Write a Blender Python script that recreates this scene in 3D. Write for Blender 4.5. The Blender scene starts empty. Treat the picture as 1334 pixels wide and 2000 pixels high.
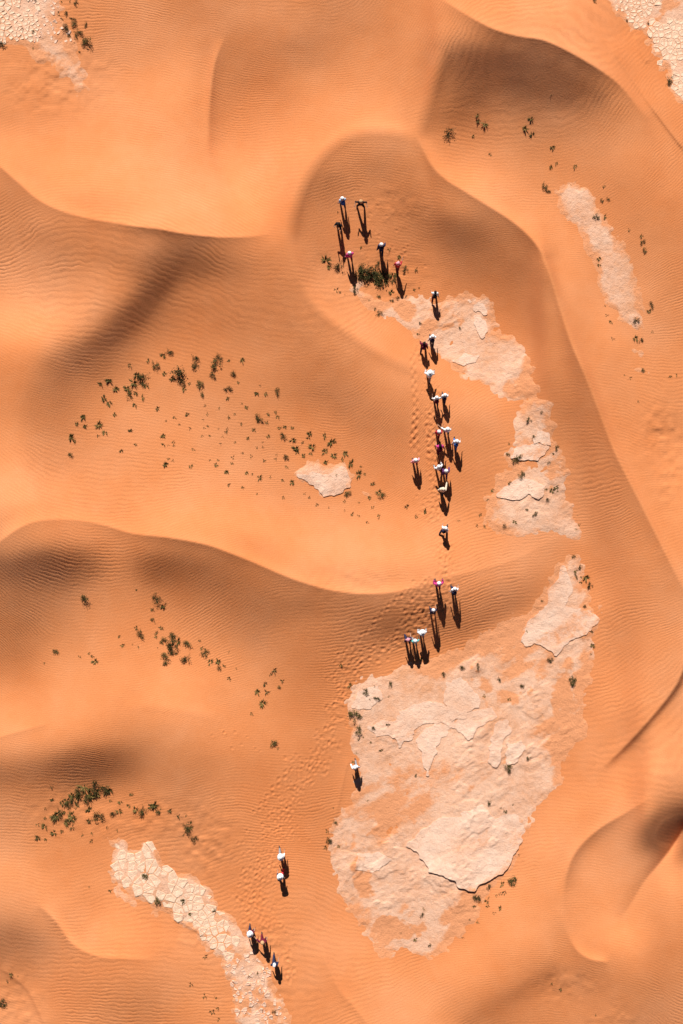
import bpy, math, random
import numpy as np
from mathutils import Vector, Matrix

# ------------------------------------------------------------------ camera, sky, sun, exposure
SC = bpy.context.scene
COL = SC.collection
PPM = 23.0            # photograph pixels per metre on the z = 0 plane
HCAM = 90.0           # height of the drone above that plane
CX, CY = 667.0, 1000.0
SUN_EL = math.radians(36.5)
SUN_AZ = (-0.172, 0.985)          # horizontal direction towards the sun (x right, y up in the picture)

cam = bpy.data.cameras.new('camera'); camo = bpy.data.objects.new('camera', cam); COL.objects.link(camo)
camo.location = (0, 0, HCAM)
cam.sensor_fit = 'VERTICAL'; cam.sensor_height = 24.0
cam.lens = 12.0 / ((1000.0 / PPM) / HCAM)
cam.clip_start = 0.5; cam.clip_end = 3000
SC.camera = camo

W = bpy.data.worlds.new('World'); SC.world = W; W.use_nodes = True
wn = W.node_tree.nodes; wl = W.node_tree.links
sky = wn.new('ShaderNodeTexSky'); sky.sky_type = 'NISHITA'; sky.sun_disc = False
sky.sun_elevation = SUN_EL; sky.sun_rotation = math.atan2(SUN_AZ[0], SUN_AZ[1])
sky.altitude = 2500; sky.air_density = 0.3; sky.dust_density = 0.8
wl.new(sky.outputs[0], wn['Background'].inputs[0]); wn['Background'].inputs[1].default_value = 0.05

sl = bpy.data.lights.new('sun', 'SUN'); sl.energy = 5.0; sl.angle = math.radians(0.5); sl.color = (1.0, 0.95, 0.885)
so = bpy.data.objects.new('sun', sl); COL.objects.link(so); so.location = (-10, 60, 60)
sd = Vector((-SUN_AZ[0] * math.cos(SUN_EL), -SUN_AZ[1] * math.cos(SUN_EL), -math.sin(SUN_EL)))
so.rotation_euler = sd.to_track_quat('-Z', 'Y').to_euler()

vs = SC.view_settings
vs.view_transform = 'Standard'; vs.look = 'None'; vs.gamma = 1.0; vs.exposure = 0.5; vs.use_curve_mapping = False
SC.cycles.max_bounces = 4; SC.cycles.diffuse_bounces = 2

# ------------------------------------------------------------------ small helpers
RNG = np.random.default_rng(7)
random.seed(11)
TAB = [np.random.default_rng(100 + i).random((256, 256)) for i in range(12)]

def vnoise(x, y, scale, seed=0):
    "smooth value noise in -1..1"
    t = TAB[seed % 12]
    u = np.asarray(x, float) / scale + 17.3 * seed; v = np.asarray(y, float) / scale + 9.1 * seed
    i = np.floor(u).astype(int); j = np.floor(v).astype(int); f = u - i; g = v - j
    f = f * f * f * (f * (f * 6 - 15) + 10); g = g * g * g * (g * (g * 6 - 15) + 10)
    i0, i1, j0, j1 = i & 255, (i + 1) & 255, j & 255, (j + 1) & 255
    a = t[j0, i0] * (1 - f) + t[j0, i1] * f; b = t[j1, i0] * (1 - f) + t[j1, i1] * f
    return (a * (1 - g) + b * g) * 2 - 1

def fbm(x, y, scale, seed=0, octv=3):
    s = 0; a = 1.0; n = 0
    for k in range(octv):
        s = s + a * vnoise(x, y, scale / 2 ** k, seed + k); n += a; a *= .5
    return s / n

def cubic(G, u, v):
    "Catmull-Rom sample of grid G[row, col] at col u, row v (clamped)"
    R, C = G.shape
    u = np.clip(u, 0, C - 1.001); v = np.clip(v, 0, R - 1.001)
    i = np.floor(u).astype(int); j = np.floor(v).astype(int); f = u - i; g = v - j
    def w(t): return (-.5*t+t*t-.5*t**3, 1-2.5*t*t+1.5*t**3, .5*t+2*t*t-1.5*t**3, -.5*t*t+.5*t**3)
    wx, wy = w(f), w(g); out = 0
    for b in range(4):
        jj = np.clip(j + b - 1, 0, R - 1); row = 0
        for a in range(4):
            row = row + wx[a] * G[jj, np.clip(i + a - 1, 0, C - 1)]
        out = out + wy[b] * row
    return out

def seg_dist(X, Y, pts):
    "distance to a polyline, which side (+1 = left hand as seen in the picture when walking along it), position 0..1 along it"
    pts = np.array(pts, float)
    L = np.r_[0, np.cumsum(np.hypot(*(pts[1:] - pts[:-1]).T))]
    best = np.full(X.shape, 1e9); side = np.zeros(X.shape); par = np.zeros(X.shape)
    for k in range(len(pts) - 1):
        a, b = pts[k], pts[k + 1]; d = b - a; l2 = d @ d
        t = np.clip(((X - a[0]) * d[0] + (Y - a[1]) * d[1]) / l2, 0, 1)
        dx = X - a[0] - t * d[0]; dy = Y - a[1] - t * d[1]; q = np.hypot(dx, dy)
        m = q < best
        best = np.where(m, q, best)
        cr = d[0] * (Y - a[1]) - d[1] * (X - a[0])
        side = np.where(m, np.where(cr < 0, 1, -1), side)
        par = np.where(m, (L[k] + t * (L[k + 1] - L[k])) / L[-1], par)
    return best, side, par

def poly_sd(X, Y, pts):
    "signed distance to a closed polygon, positive inside"
    pts = list(pts); d, _, _ = seg_dist(X, Y, pts + [pts[0]])
    ins = np.zeros(X.shape, bool); n = len(pts)
    for k in range(n):
        (x0, y0), (x1, y1) = pts[k], pts[(k + 1) % n]
        if y0 == y1: continue
        c = ((y0 > Y) != (y1 > Y)) & (X < (x1 - x0) * (Y - y0) / (y1 - y0) + x0)
        ins ^= c
    return np.where(ins, d, -d)

def smooth_poly(pts, n=6):
    "Catmull-Rom subdivision of an open polyline"
    P = np.array(pts, float); out = []
    Q = np.vstack([2 * P[0] - P[1], P, 2 * P[-1] - P[-2]])
    for k in range(1, len(Q) - 2):
        for t in np.linspace(0, 1, n, endpoint=False):
            a, b, c, d = Q[k - 1], Q[k], Q[k + 1], Q[k + 2]
            out.append(.5 * ((2 * b) + (c - a) * t + (2 * a - 5 * b + 4 * c - d) * t * t + (3 * b - a - 3 * c + d) * t ** 3))
    out.append(P[-1]); return np.array(out)

def tag(o, label=None, cat=None, group=None, kind=None):
    if label: o['label'] = label
    if cat: o['category'] = cat
    if group: o['group'] = group
    if kind: o['kind'] = kind
    return o

def mesh_np(name, V, F, mats=(), smooth=False):
    "mesh from vertex array and an (n,4) or (n,3) face array"
    V = np.asarray(V, np.float32); F = np.asarray(F, np.int32)
    me = bpy.data.meshes.new(name)
    me.vertices.add(len(V)); me.vertices.foreach_set('co', V.ravel())
    k = F.shape[1]
    me.loops.add(F.size); me.loops.foreach_set('vertex_index', F.ravel())
    me.polygons.add(len(F)); me.polygons.foreach_set('loop_start', np.arange(0, F.size, k, dtype=np.int32))
    me.polygons.foreach_set('loop_total', np.full(len(F), k, np.int32))
    for m in mats: me.materials.append(m)
    me.update(calc_edges=True)
    if smooth: me.polygons.foreach_set('use_smooth', np.ones(len(F), bool))
    return me

def obj(name, me, parent=None):
    o = bpy.data.objects.new(name, me); COL.objects.link(o)
    if parent: o.parent = parent
    return o

# ------------------------------------------------------------------ the dune relief
# how steeply each stretch of sand leans to or from the morning sun, one digit per 67 px of the picture (9 = leans to the sun)
LEAN = """
6 6 5 5 5 4.5 4.5 5 5 4.2 4.3 5 6 7 8 8 8 7 6 6
6 6 5 5 5.5 6 4 4.2 4.2 4.2 5 5.2 5 2.2 2.2 3.2 5 7 7 6
6 6 6 6.5 7 7 4.2 4.5 5.2 6 6 6 4.8 2.2 2 2 2.2 3.2 6 7
6 6.5 7 7 7 6.8 5 6 6.7 7 7 7 4.5 3.2 4 4 4 4.2 5.2 6.3
8 8 8 7.8 7.5 7 6.8 7 7.8 6.5 4.2 4.3 6 5.5 5.2 5 5 5.2 6 6
4.6 8.2 8.2 8 8 8 8 8 7 3.4 4 3.9 4.3 7.5 7 6.2 6 5.2 5.2 6
4.2 4.4 5 6.5 8 8.2 8.3 8.2 6 3.8 4.2 3.9 3.2 2.7 3.4 6.8 7 6 5.2 5.2
4.5 4.3 4.4 3.9 3.3 2.2 3.3 4.3 5 4.2 4.3 4.3 4.2 3.2 3.2 3.6 7 6 5.2 5.2
6 5.6 6 5.2 3 3.6 4.1 4.3 4.4 6 6 5.2 5.2 4.3 3.7 3.8 6.5 6.2 6 5.2
8 7.8 6.2 3.2 3.3 4.2 4.3 4.3 4.3 5 7 7 6 6 5.2 4.3 4.4 7 6.2 5.3
6 4.4 2.6 3.4 5 5.2 5.2 5 4.4 4.3 5 7 7 7 6.3 6 4.2 6 6.2 6
5.3 3.3 4.2 5.2 5.3 5.3 5.2 5.1 4.3 3.8 4.2 5.2 6.2 7 7 6 3.5 5 6.2 6
6 4.3 5.2 6 6 6 5.5 5.3 5.3 5 4.3 4.3 5 5.3 5.3 6 3.6 4.3 6.2 5.5
7 5.3 6 6.2 6.2 6.2 6.2 6 6 6 5.2 4.7 5.2 5.2 5.2 6 4.2 4.4 6.2 7
8 7 7 7 7 7 7 6.6 6.2 6 6 6 6 5.4 5.5 6 4.3 4.4 5.3 7
5 6 5.5 6.5 8 8 8.2 8.2 8 7.5 7.3 7.2 7.2 7 6.6 6 5.3 4.5 5.2 7
2.2 1.6 2.3 4.3 2.3 2.7 3.3 4.5 7.4 7.6 7.6 7.5 7.3 7 6.2 5.2 5.2 5 5.2 6.2
3.1 3.2 4.2 5 4.3 3.6 3.2 3.2 3.3 3.6 3.6 3.2 3.4 4.2 3.7 3.8 5.5 6 5.2 5.2
3.3 4.2 5.2 6 6 5.2 4.3 3.7 4.2 4.2 3.3 2.6 3.2 3.4 4.3 5.5 6 5.2 5.3 6
4.3 6 6.3 7 7 6.8 6.2 5.2 4.6 4.3 4.3 5.8 6 6 6 6 6 6 6.2 6
6.8 7 7 7 7.7 7.4 6.2 6 5.2 5 5.8 6 6 6 6 6 6 6.2 6.8 6
7.4 6.8 6 5.2 5.3 5.6 6 6 5.8 5.2 5.8 6 6 6 6 6 6 6.2 5.2 7
3.2 2.8 1.4 2.4 4.2 4.2 4.7 5 5.2 5.2 5.8 6 6 6 6 6 6.2 6.2 7 7
4.2 4.3 5 5.2 5.2 4.4 5 5.1 5.2 5.2 5.8 6 6 6 6 6.2 7 7 7 6.2
5 5.2 5.2 5.2 5.4 4.8 5 5.2 5.8 5.3 5.8 6 6 6 6 7 7 5.6 4.8 1.5
6.8 6.2 6 6 6 5.5 5.2 5.3 6 6 6 6 6 6 7 7 6.3 6.5 6 7
5.6 6.8 6 6.7 6.2 6 6 6 6 6 6.8 6.5 6.3 6.3 7 7 6.2 6.6 6.8 6.2
3.2 4.2 7 7.8 7.2 6.8 6 6 6 6.6 7 7 7 7 7 7 6 7.2 8 5.2
4 5 5.2 5.2 5.3 6 6 6 6 6.2 7 7 7 7 6.2 5.2 4.2 4.3 5.2 4.6
5.8 5.8 5 4.2 4.3 5.8 6 6 6 6 6.8 7 7 5.2 4.2 5 5.1 5 4.3 4.3
"""
LEAN = np.array([[float(v) for v in r.split()] for r in LEAN.strip().splitlines()])

LEAN[3, 13:17] -= .3; LEAN[23, 19] = 3.5; LEAN[24, 19] = -.5

CRESTS = [  # points, left-hand lean, its reach, right-hand lean, its reach
 ([(850,-10),(905,25),(960,55),(1010,70),(1060,78),(1110,100),(1170,135),(1210,165),(1240,200),(1262,232)], [7.3,8.4,8.6,8.6,8.6,8], 26, [5.5,4.5,2.6,2.2,2.0,2.4,4.2,5.2], 40),
 ([(-20,310),(0,325),(40,360),(75,390),(120,412),(180,428),(250,440),(310,447),(360,456),(430,463),(490,462),(530,456)], [8.6,8.6,8.6,8.8,8.8,8], 28, [4.4,4.4,4.4,4.6,4.2,3,2.2,2.6,4,5], 34),
 ([(815,265),(840,318),(870,350),(910,375),(950,400),(1000,432),(1040,468),(1065,505)], [6.3,7.6,8.3,8.3,8,7.6,7.2], 26, [4.6,4.2,4,3.8,3.4,3,3,3.2], 38),
 ([(1065,505),(1080,550),(1100,620),(1120,680),(1145,735),(1170,800),(1200,880),(1240,960),(1270,1020),(1300,1080),(1325,1130),(1345,1165)], [7.3,7.2,7,6.8,6.7,6.7,6.8,7,7], 30, [3.2,3.7,3.9,4,4.2,4.4,4.5,4.6,4.9], 38),
 ([(1065,505),(1080,550),(1100,620),(1120,680),(1145,735),(1170,800),(1200,880),(1240,960),(1270,1020),(1300,1080),(1325,1130),(1345,1165)], [8.4,8.3,8,7.8,7.6,7.6,7.6,7.6,7.6], 9, [3.6,3.8,3.9,4,4.2,4.4,4.5,4.6,4.9], 7),
 ([(-20,1075),(0,1058),(40,1030),(80,1017),(140,1015),(200,1025),(260,1042),(330,1050),(400,1063),(450,1080),(500,1100),(550,1122),(600,1140),(660,1155),(720,1160),(780,1155),(830,1142),(870,1128)], [8.2,8.2,8.4,8.6,8.6,8.6,8.4,7.5], 26, [4.4,4.8,5.6,5.4,4.2,3.2,2.8,3,3.4,3.5,3.5,3.6,3.8,4.4], 36),
 ([(565,480),(572,420),(592,362),(620,315),(655,280),(700,258),(760,256),(815,268)], [6.2,7,7.2,7.6,8.2,8.7,8.7,8], 24, [4.2,3.2,3,3.4,4,4.4,4.5,4.6], 32, 13),
 ([(868,95),(845,165),(826,230),(816,268)], [2,2.4,3.6,4.2], 30, [5.2,6,6.4,6.4], 24, 14),
 ([(440,70),(420,120),(412,170),(408,230),(409,295)], [4,3.4,3.5,4.2,5.8], 24, [5,6.2,7,7,6.9], 20),
 ([(365,490),(300,575),(265,618),(200,672),(120,728),(85,790),(72,860)], [2.2,1.2,1.2,2,2.8,3.8,4.7], 24, [2.4,1.5,1.5,2.2,2.8,3.8,4.7], 36, 12),
 ([(590,540),(612,595),(680,650),(740,690),(800,720),(845,738)], [5.6,7.2,7.6,7.4,7,6.4], 20, [4.4,4.4,4.4,4.6,5,5.4], 20, 10),
 ([(870,1128),(930,1115),(1000,1095),(1060,1065),(1110,1040)], [7.3,7,6.6,6,5.5], 16, [4.6,5.4,5.4,5.4,5.2], 18),
 ([(240,1378),(300,1380),(360,1388),(425,1400)], [7.6,8,7.8,6.8], 12, [6.6,6.2,6.1,6], 18, 10),
 ([(-20,1445),(40,1428),(95,1413)], [8,8,7.4], 12, [6,6,6.5], 18),
 ([(1345,1270),(1328,1325),(1300,1368),(1260,1415),(1220,1458),(1172,1505)], [.6,.6,1.0,1.4,2,4.5], 11, [6.2,6.2,6.4,6.4,6.4,6.4], 22),
 ([(1275,1555),(1225,1586),(1180,1612),(1145,1640),(1120,1672),(1106,1710),(1102,1755)], [6.3,5,3.8,3.4,3.6,4.4,5.8], 20, [7,7.4,7.5,7.5,7.3,7,6.6], 22),
 ([(1102,1780),(1108,1815),(1122,1850),(1150,1872),(1190,1880)], [6,6.6,7.8,8.8,8.4], 18, [6,5.4,4.8,4.3,4.4], 26),
 ([(1350,1600),(1312,1655),(1285,1690),(1258,1722),(1235,1760),(1210,1798)], [7,7.2,7.2,7,7,7], 24, [-.4,-.2,2,4.4,5.3,6], 22),
 ([(72,1765),(110,1800),(140,1842),(185,1866),(240,1872),(305,1874)], [7,7.6,8.2,8.4,8.2,7], 18, [5,4.4,4.8,5,5.2,5.6], 24),
 ([(636,1870),(660,1930),(690,1965),(725,2010)], [6.8,7.2,7.4,7.4], 12, [6,6,5.8,5.8], 12),
 ([(1095,1893),(1040,1925),(970,1965),(900,2010)], [3.8,3.8,3.7,4], 20, [3.8,3.8,3.7,4], 20),
]
BLOBS = [  # x, y, lean, long radius, short radius, tilt (degrees, clockwise in the picture)
 (165,1490,1.7,85,26,-10),(790,1212,2.2,55,16,-38),(1322,1622,-1,48,30,-35),(25,1825,2.9,34,18,20),(80,1098,1.2,60,16,-12),
 (330,1088,2,70,16,8),(375,490,2,40,24,30),(985,112,1.4,95,28,-8),(1080,165,2.2,90,22,12),(905,470,2.4,55,22,25),(1110,150,1.9,60,18,25),
 (115,505,4,40,14,40),(590,95,3.7,30,18,40),(640,345,2.8,30,16,-40),(1085,790,3.2,60,12,76),(960,1210,3,70,14,-22),
 (680,800,3.6,60,22,25),(30,640,8.4,60,36,0),(60,955,7.8,60,26,10),(690,440,4.9,60,50,0),
]

DX = 3.0; MX = 400.0
gx = np.arange(-MX, 1334 + MX, DX); gy = np.arange(-MX, 2000 + MX, DX)
GX, GY = np.meshgrid(gx, gy)
FLAT = 5.85
lev = cubic(LEAN, (GX - 33.3) / 66.7, (GY - 33.3) / 66.7)
for x, y, v, a, b, t in BLOBS:
    c, s = math.cos(math.radians(t)), math.sin(math.radians(t))
    u = ((GX - x) * c + (GY - y) * s) / a; w = (-(GX - x) * s + (GY - y) * c) / b
    k = np.exp(-(u * u + w * w)); lev = lev + (v - lev) * k
fx_, fy_ = np.meshgrid(np.fft.fftfreq(len(gx), DX), np.fft.fftfreq(len(gy), DX))
lev = np.real(np.fft.ifft2(np.fft.fft2(lev) * np.exp(-2 * (np.pi * 13) ** 2 * (fx_ ** 2 + fy_ ** 2))))
CR_SM = [smooth_poly(c[0]) for c in CRESTS]
def gwin(P, r):
    i0, i1 = np.searchsorted(gx, [P[:, 0].min() - r, P[:, 0].max() + r]); j0, j1 = np.searchsorted(gy, [P[:, 1].min() - r, P[:, 1].max() + r]); return (slice(j0, j1), slice(i0, i1))
for c, P in zip(CRESTS, CR_SM):
    Sg_ = gwin(P, 110); d, side, par = seg_dist(GX[Sg_], GY[Sg_], P)
    a = np.interp(par, np.linspace(0, 1, len(c[1])), c[1]); b = np.interp(par, np.linspace(0, 1, len(c[3])), c[3])
    mixs = .5 + .5 * np.clip(side * d / (c[5] if len(c) > 5 else 2.6), -1, 1); v = a * mixs + b * (1 - mixs); s = c[2] * mixs + c[4] * (1 - mixs)
    fade = np.clip(par / .06, 0, 1) * np.clip((1 - par) / .10, 0, 1)
    fade = fade ** .7
    k = np.exp(-(d / s) ** 2) * fade
    lev[Sg_] += (v - lev[Sg_]) * k

CLAY = {
 'big': [(1115,1090),(1128,1120),(1140,1150),(1165,1195),(1168,1215),(1160,1250),(1155,1290),(1150,1330),(1140,1380),(1130,1440),(1110,1480),(1085,1520),(1060,1560),(1040,1600),(1025,1640),(1000,1680),(990,1710),(960,1722),(940,1740),(925,1800),(905,1835),(870,1850),(825,1872),(790,1858),(745,1850),(715,1825),(690,1785),(665,1745),(655,1700),(650,1660),(655,1615),(665,1590),(690,1540),(700,1500),(695,1450),(693,1420),(675,1365),(700,1350),(740,1325),(780,1308),(840,1296),(880,1276),(930,1246),(980,1218),(1030,1192),(1060,1162),(1090,1122)],
 'winding': [(695,560),(715,580),(745,598),(790,590),(830,583),(880,590),(915,588),(945,590),(955,620),(980,660),(1025,685),(1040,720),(1055,770),(1070,800),(1080,860),(1095,900),(1100,960),(1110,1000),(1120,1038),(1060,1030),(1000,1040),(960,1042),(945,1010),(950,970),(975,945),(1000,920),(1000,890),(1015,860),(1020,820),(1030,780),(990,765),(940,745),(900,725),(880,700),(850,690),(825,660),(800,640),(780,622),(740,612),(715,596)],
 'long': [(1090,375),(1110,362),(1150,372),(1165,400),(1180,425),(1205,460),(1225,510),(1240,560),(1255,605),(1262,640),(1245,652),(1225,640),(1195,600),(1175,560),(1155,500),(1130,450),(1100,415)],
 'small': [(573,922),(600,906),(640,912),(670,908),(692,935),(688,957),(660,970),(630,974),(610,952)],
 'corner': [(1195,-10),(1203,30),(1230,52),(1252,65),(1262,90),(1280,115),(1295,140),(1310,170),(1334,200),(1400,250),(1500,250),(1500,-120),(1195,-120)],
 'cracked': [(222,1650),(240,1643),(256,1664),(270,1664),(300,1646),(320,1680),(350,1708),(385,1722),(410,1745),(422,1770),(455,1800),(480,1830),(502,1870),(530,1900),(542,1960),(562,2000),(570,2100),(480,2100),(465,1960),(450,1930),(440,1885),(420,1858),(400,1832),(360,1797),(300,1780),(270,1755),(240,1725),(220,1700)],
 'faded': [(-120,-120),(95,-120),(120,0),(128,60),(150,100),(175,140),(190,185),(150,190),(85,135),(40,100),(-120,90)],
}
for k, P in CLAY.items():
    Sg_ = gwin(np.array(P), 70); m = 1 / (1 + np.exp(-(poly_sd(GX[Sg_], GY[Sg_], P) - 4) / 9))
    lev[Sg_] += (FLAT - lev[Sg_]) * m * .92

LV = [-1, 0, 1, 2, 3, 4, 5, 6, 7, 8, 9]
GCH = np.array([30, 38, 58, 83, 108, 130, 145, 156, 167, 176, 184.])
def s2l(g):
    g = g / 255.; return np.where(g < .04045, g / 12.92, ((g + .055) / 1.055) ** 2.4)
amb = 0.035
sE, cE = math.sin(SUN_EL), math.cos(SUN_EL)
def ratio_of(l): return np.interp(l, LV, s2l(GCH))
target = ratio_of(lev) / ratio_of(FLAT)
want = np.clip(target * (sE + amb) - amb, np.interp(lev, [-.5, .5], [.0, .085]), .84)     # wanted cos(incidence)
ax, ay = SUN_AZ[0], -SUN_AZ[1]                          # towards the sun, y downwards
ang0 = np.arcsin(want) - SUN_EL
slope = np.tan(ang0)
kx = np.fft.fftfreq(len(gx), DX) * 2 * np.pi; ky = np.fft.fftfreq(len(gy), DX) * 2 * np.pi
KX, KY = np.meshgrid(kx, ky)
KS = -(KX * ax + KY * ay); KC = KX * ay - KY * ax         # away from the sun / across
edge = np.clip(np.minimum(np.minimum(GX + MX, 1334 + MX - GX), np.minimum(GY + MX, 2000 + MX - GY)) / 330., 0, 1)
edge = edge * edge * (3 - 2 * edge)
t = slope.copy()
for it in range(7):
    T = np.fft.fft2(t * edge)
    Hk = np.conj(1j * KS) * T / (KS ** 2 + .06 * KC ** 2 + (.5 * KC ** 4) + 2e-6)
    hgt = np.real(np.fft.ifft2(Hk))
    kz = 1 - hgt / PPM / HCAM; wX, wY = (GX - CX) * kz, (CY - GY) * kz     # true ground position of each point
    xu, yu, zu = np.gradient(wX, axis=1), np.gradient(wY, axis=1), np.gradient(hgt, axis=1)
    xv, yv, zv = np.gradient(wX, axis=0), np.gradient(wY, axis=0), np.gradient(hgt, axis=0)
    nx, ny, nz_ = yv * zu - zv * yu, zv * xu - xv * zu, xv * yu - yv * xu
    got = ((nx * SUN_AZ[0] + ny * SUN_AZ[1]) * cE + nz_ * sE) / np.sqrt(nx ** 2 + ny ** 2 + nz_ ** 2)
    t = np.clip(t + np.where(lev < .5, 1.3, .65) * (want - got), -1.6, .6)
HM = hgt / PPM
print('relief', HM.min(), HM.max(), 'err', np.abs(want - got)[134:-134, 134:-134].mean())
HM -= np.median(HM[134:-134, 134:-134])

def relief(px, py):
    px = np.asarray(px, float); py = np.asarray(py, float)
    h = cubic(HM, (px + MX) / DX, (py + MX) / DX)
    # far dunes outside the picture
    o = np.maximum(np.maximum(-px, px - 1334), np.maximum(-py, py - 2000))
    w = np.clip((o - 150) / 350., 0, 1); w = w * w * (3 - 2 * w)
    far = 1.6 * vnoise(px, py * 1.6, 420, 3) + .7 * vnoise(px, py, 190, 4)
    return h * (1 - w) + far * w

def world(px, py, z):
    k = (1 - z / HCAM) / PPM
    return (np.asarray(px, float) - CX) * k, (CY - np.asarray(py, float)) * k, z

def place(px, py, dz=0.0):
    z = float(sand_z(px, py)) + dz
    x, y, z = world(px, py, z); return Vector((float(x), float(y), float(z)))

# ------------------------------------------------------------------ sand mesh lattice
def axis(lo, hi, step, reach):
    core = np.arange(lo, hi + .1, step); out = []; s = step; p = hi
    while p < hi + reach:
        s = min(s * 1.045, 400); p += s; out.append(p)
    neg = []; s = step; p = lo
    while p > lo - reach:
        s = min(s * 1.045, 400); p -= s; neg.append(p)
    return np.r_[neg[::-1], core, out]
ux = axis(-40, 1374, 2.0, 14000); uy = axis(-40, 2040, 2.0, 14000)
PX, PY = np.meshgrid(ux, uy)
def win(x0, y0, x1, y1):
    ia, ib = np.searchsorted(ux, [x0, x1]); ja, jb = np.searchsorted(uy, [y0, y1]); return (slice(ja, jb), slice(ia, ib))
Z0 = relief(PX, PY)
dense = (PX > -60) & (PX < 1394) & (PY > -60) & (PY < 2060)
# lumpy trampled or plant-held sand
ROUGH = [(110,150,90,70,.05),(300,1600,140,45,.035),(400,1640,50,70,.05),(1290,850,40,60,.05),(1310,930,30,60,.04),(690,1135,80,30,.03),(1100,1925,60,30,.04),(1200,1985,60,30,.03),(30,1960,60,60,.04),(510,1900,50,110,.05),(730,530,90,40,.04),(760,560,60,40,.04),(1080,950,30,40,.03),(760,400,60,40,.025),(130,1590,70,40,.04)]
rough = np.zeros_like(PX)
for x, y, a, b, v in ROUGH:
    rough = np.maximum(rough, v * np.exp(-((PX - x) / a) ** 2 - ((PY - y) / b) ** 2))
lump = fbm(PX, PY, 15, 5, 2)
Z0 = Z0 + rough * np.sign(lump) * np.abs(lump) ** .8 * 1.5 + .012 * vnoise(PX, PY, 34, 8) * dense
# little scarps where the wet crust under the sand has broken
for pts, hstep, reach in (([(1184,80),(1230,150),(1280,220),(1345,305)], .16, 26), ([(0,1890),(50,1930),(70,1965),(90,2010)], .10, 22),
                          ([(1240,70),(1246,95),(1265,125)], .08, 10), ([(655,1600),(672,1520),(682,1480)], .05, 8), ([(560,1480),(562,1510),(570,1545)], .05, 7),
                          ([(340,1793),(400,1828)], .10, 8), ([(345,1838),(385,1850)], .04, 12)):
    P = smooth_poly(pts); S = win(P[:, 0].min() - 120, P[:, 1].min() - 120, P[:, 0].max() + 120, P[:, 1].max() + 120)
    d, side, par = seg_dist(PX[S], PY[S], P)
    f = np.clip(par / .1, 0, 1) * np.clip((1 - par) / .1, 0, 1)
    Z0[S] += np.where(side > 0, np.exp(-d / reach), np.exp(-d / 3.0)) * hstep * f

# footprints
FEET = []
def steps(pts, spread, n, seed, size=3.2):
    r = np.random.default_rng(seed); P = smooth_poly(pts); L = np.r_[0, np.cumsum(np.hypot(*(P[1:] - P[:-1]).T))]
    for i in range(n):
        s = r.random() * L[-1]; x = np.interp(s, L, P[:, 0]); y = np.interp(s, L, P[:, 1])
        k = min(int(np.searchsorted(L, s)), len(P) - 1); d = P[k] - P[k - 1]; d /= max(np.hypot(*d), 1e-6)
        o = r.normal() * spread
        FEET.append((x - d[1] * o, y + d[0] * o, math.atan2(d[1], d[0]) + r.normal() * .25, size * r.uniform(.8, 1.25), r.uniform(.7, 1.2)))
def walk(pts, stride, gait, seed):
    r = np.random.default_rng(seed); P = smooth_poly(pts); L = np.r_[0, np.cumsum(np.hypot(*(P[1:] - P[:-1]).T))]
    for i, s in enumerate(np.arange(0, L[-1], stride)):
        x = np.interp(s, L, P[:, 0]); y = np.interp(s, L, P[:, 1]); k = min(max(int(np.searchsorted(L, s)), 1), len(P) - 1)
        d = P[k] - P[k - 1]; d /= max(np.hypot(*d), 1e-6); o = gait * (1 if i % 2 else -1) + r.normal() * .6
        FEET.append((x - d[1] * o, y + d[0] * o, math.atan2(d[1], d[0]), 3.4 * r.uniform(.9, 1.15), r.uniform(.9, 1.3)))
steps([(868,1128),(850,1160),(822,1200),(790,1232)], 17, 150, 1, 3.4)
steps([(800,1232),(740,1275),(690,1305),(660,1345)], 12, 110, 2)
steps([(672,1330),(655,1400),(632,1460),(615,1510)], 13, 120, 3, 3.2)
steps([(600,1480),(570,1560),(545,1640)], 18, 130, 4, 2.6)
steps([(560,1560),(520,1640),(500,1720)], 15, 90, 5, 2.6)
steps([(530,1660),(490,1740),(500,1800),(520,1830)], 20, 210, 6, 2.7)
steps([(520,1800),(550,1860),(565,1920)], 12, 40, 7, 3.0)
steps([(868,1126),(872,1090),(868,1060)], 9, 45, 8, 3.0)
steps([(858,1020),(848,960),(842,880),(838,820),(846,780)], 5, 110, 9, 2.8)
steps([(838,830),(840,890)], 5, 50, 19, 3.3)
steps([(846,780),(838,740),(828,700),(812,680)], 7, 45, 10, 2.6)
walk([(812,804),(810,850),(816,890)], 8, 4, 11)
walk([(808,840),(806,870),(812,800),(808,740),(806,690)], 9, 3, 12)
walk([(662,1280),(700,1250),(740,1205),(772,1172),(800,1150)], 10, 2, 13)
walk([(668,1296),(690,1276),(735,1262)], 9, 2, 14)
walk([(566,1500),(520,1560),(496,1590)], 10, 3, 15)
steps([(700,400),(745,440),(780,500),(800,560)], 24, 26, 16, 2.4)
steps([(850,980),(820,1000),(870,1000)], 12, 30, 17, 2.8)
steps([(420,1420),(520,1480),(560,1470)], 16, 12, 18, 2.2)
SAND_Z = Z0
ox, oy = int(np.searchsorted(ux, -40)), int(np.searchsorted(uy, -40))
foot = np.zeros_like(Z0)
for x, y, a, s, dp in FEET:
    i0 = int((x + 40) / 2) + ox; j0 = int((y + 40) / 2) + oy; R = 6
    sl_ = (slice(j0 - R, j0 + R + 1), slice(i0 - R, i0 + R + 1))
    if j0 < R or i0 < R or j0 > Z0.shape[0] - R - 2 or i0 > Z0.shape[1] - R - 2: continue
    dx, dy = PX[sl_] - x, PY[sl_] - y; c, sn = math.cos(a), math.sin(a)
    u = (dx * c + dy * sn) / (s * 1.3); w = (-dx * sn + dy * c) / (s * .85); q = u * u + w * w
    foot[sl_] += .43 * dp * (-.085 * np.exp(-q * 1.3) + .035 * np.exp(-(np.sqrt(q) - 1.5) ** 2 * 3.5))
foot = np.clip(foot, -.11, .06)

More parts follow.
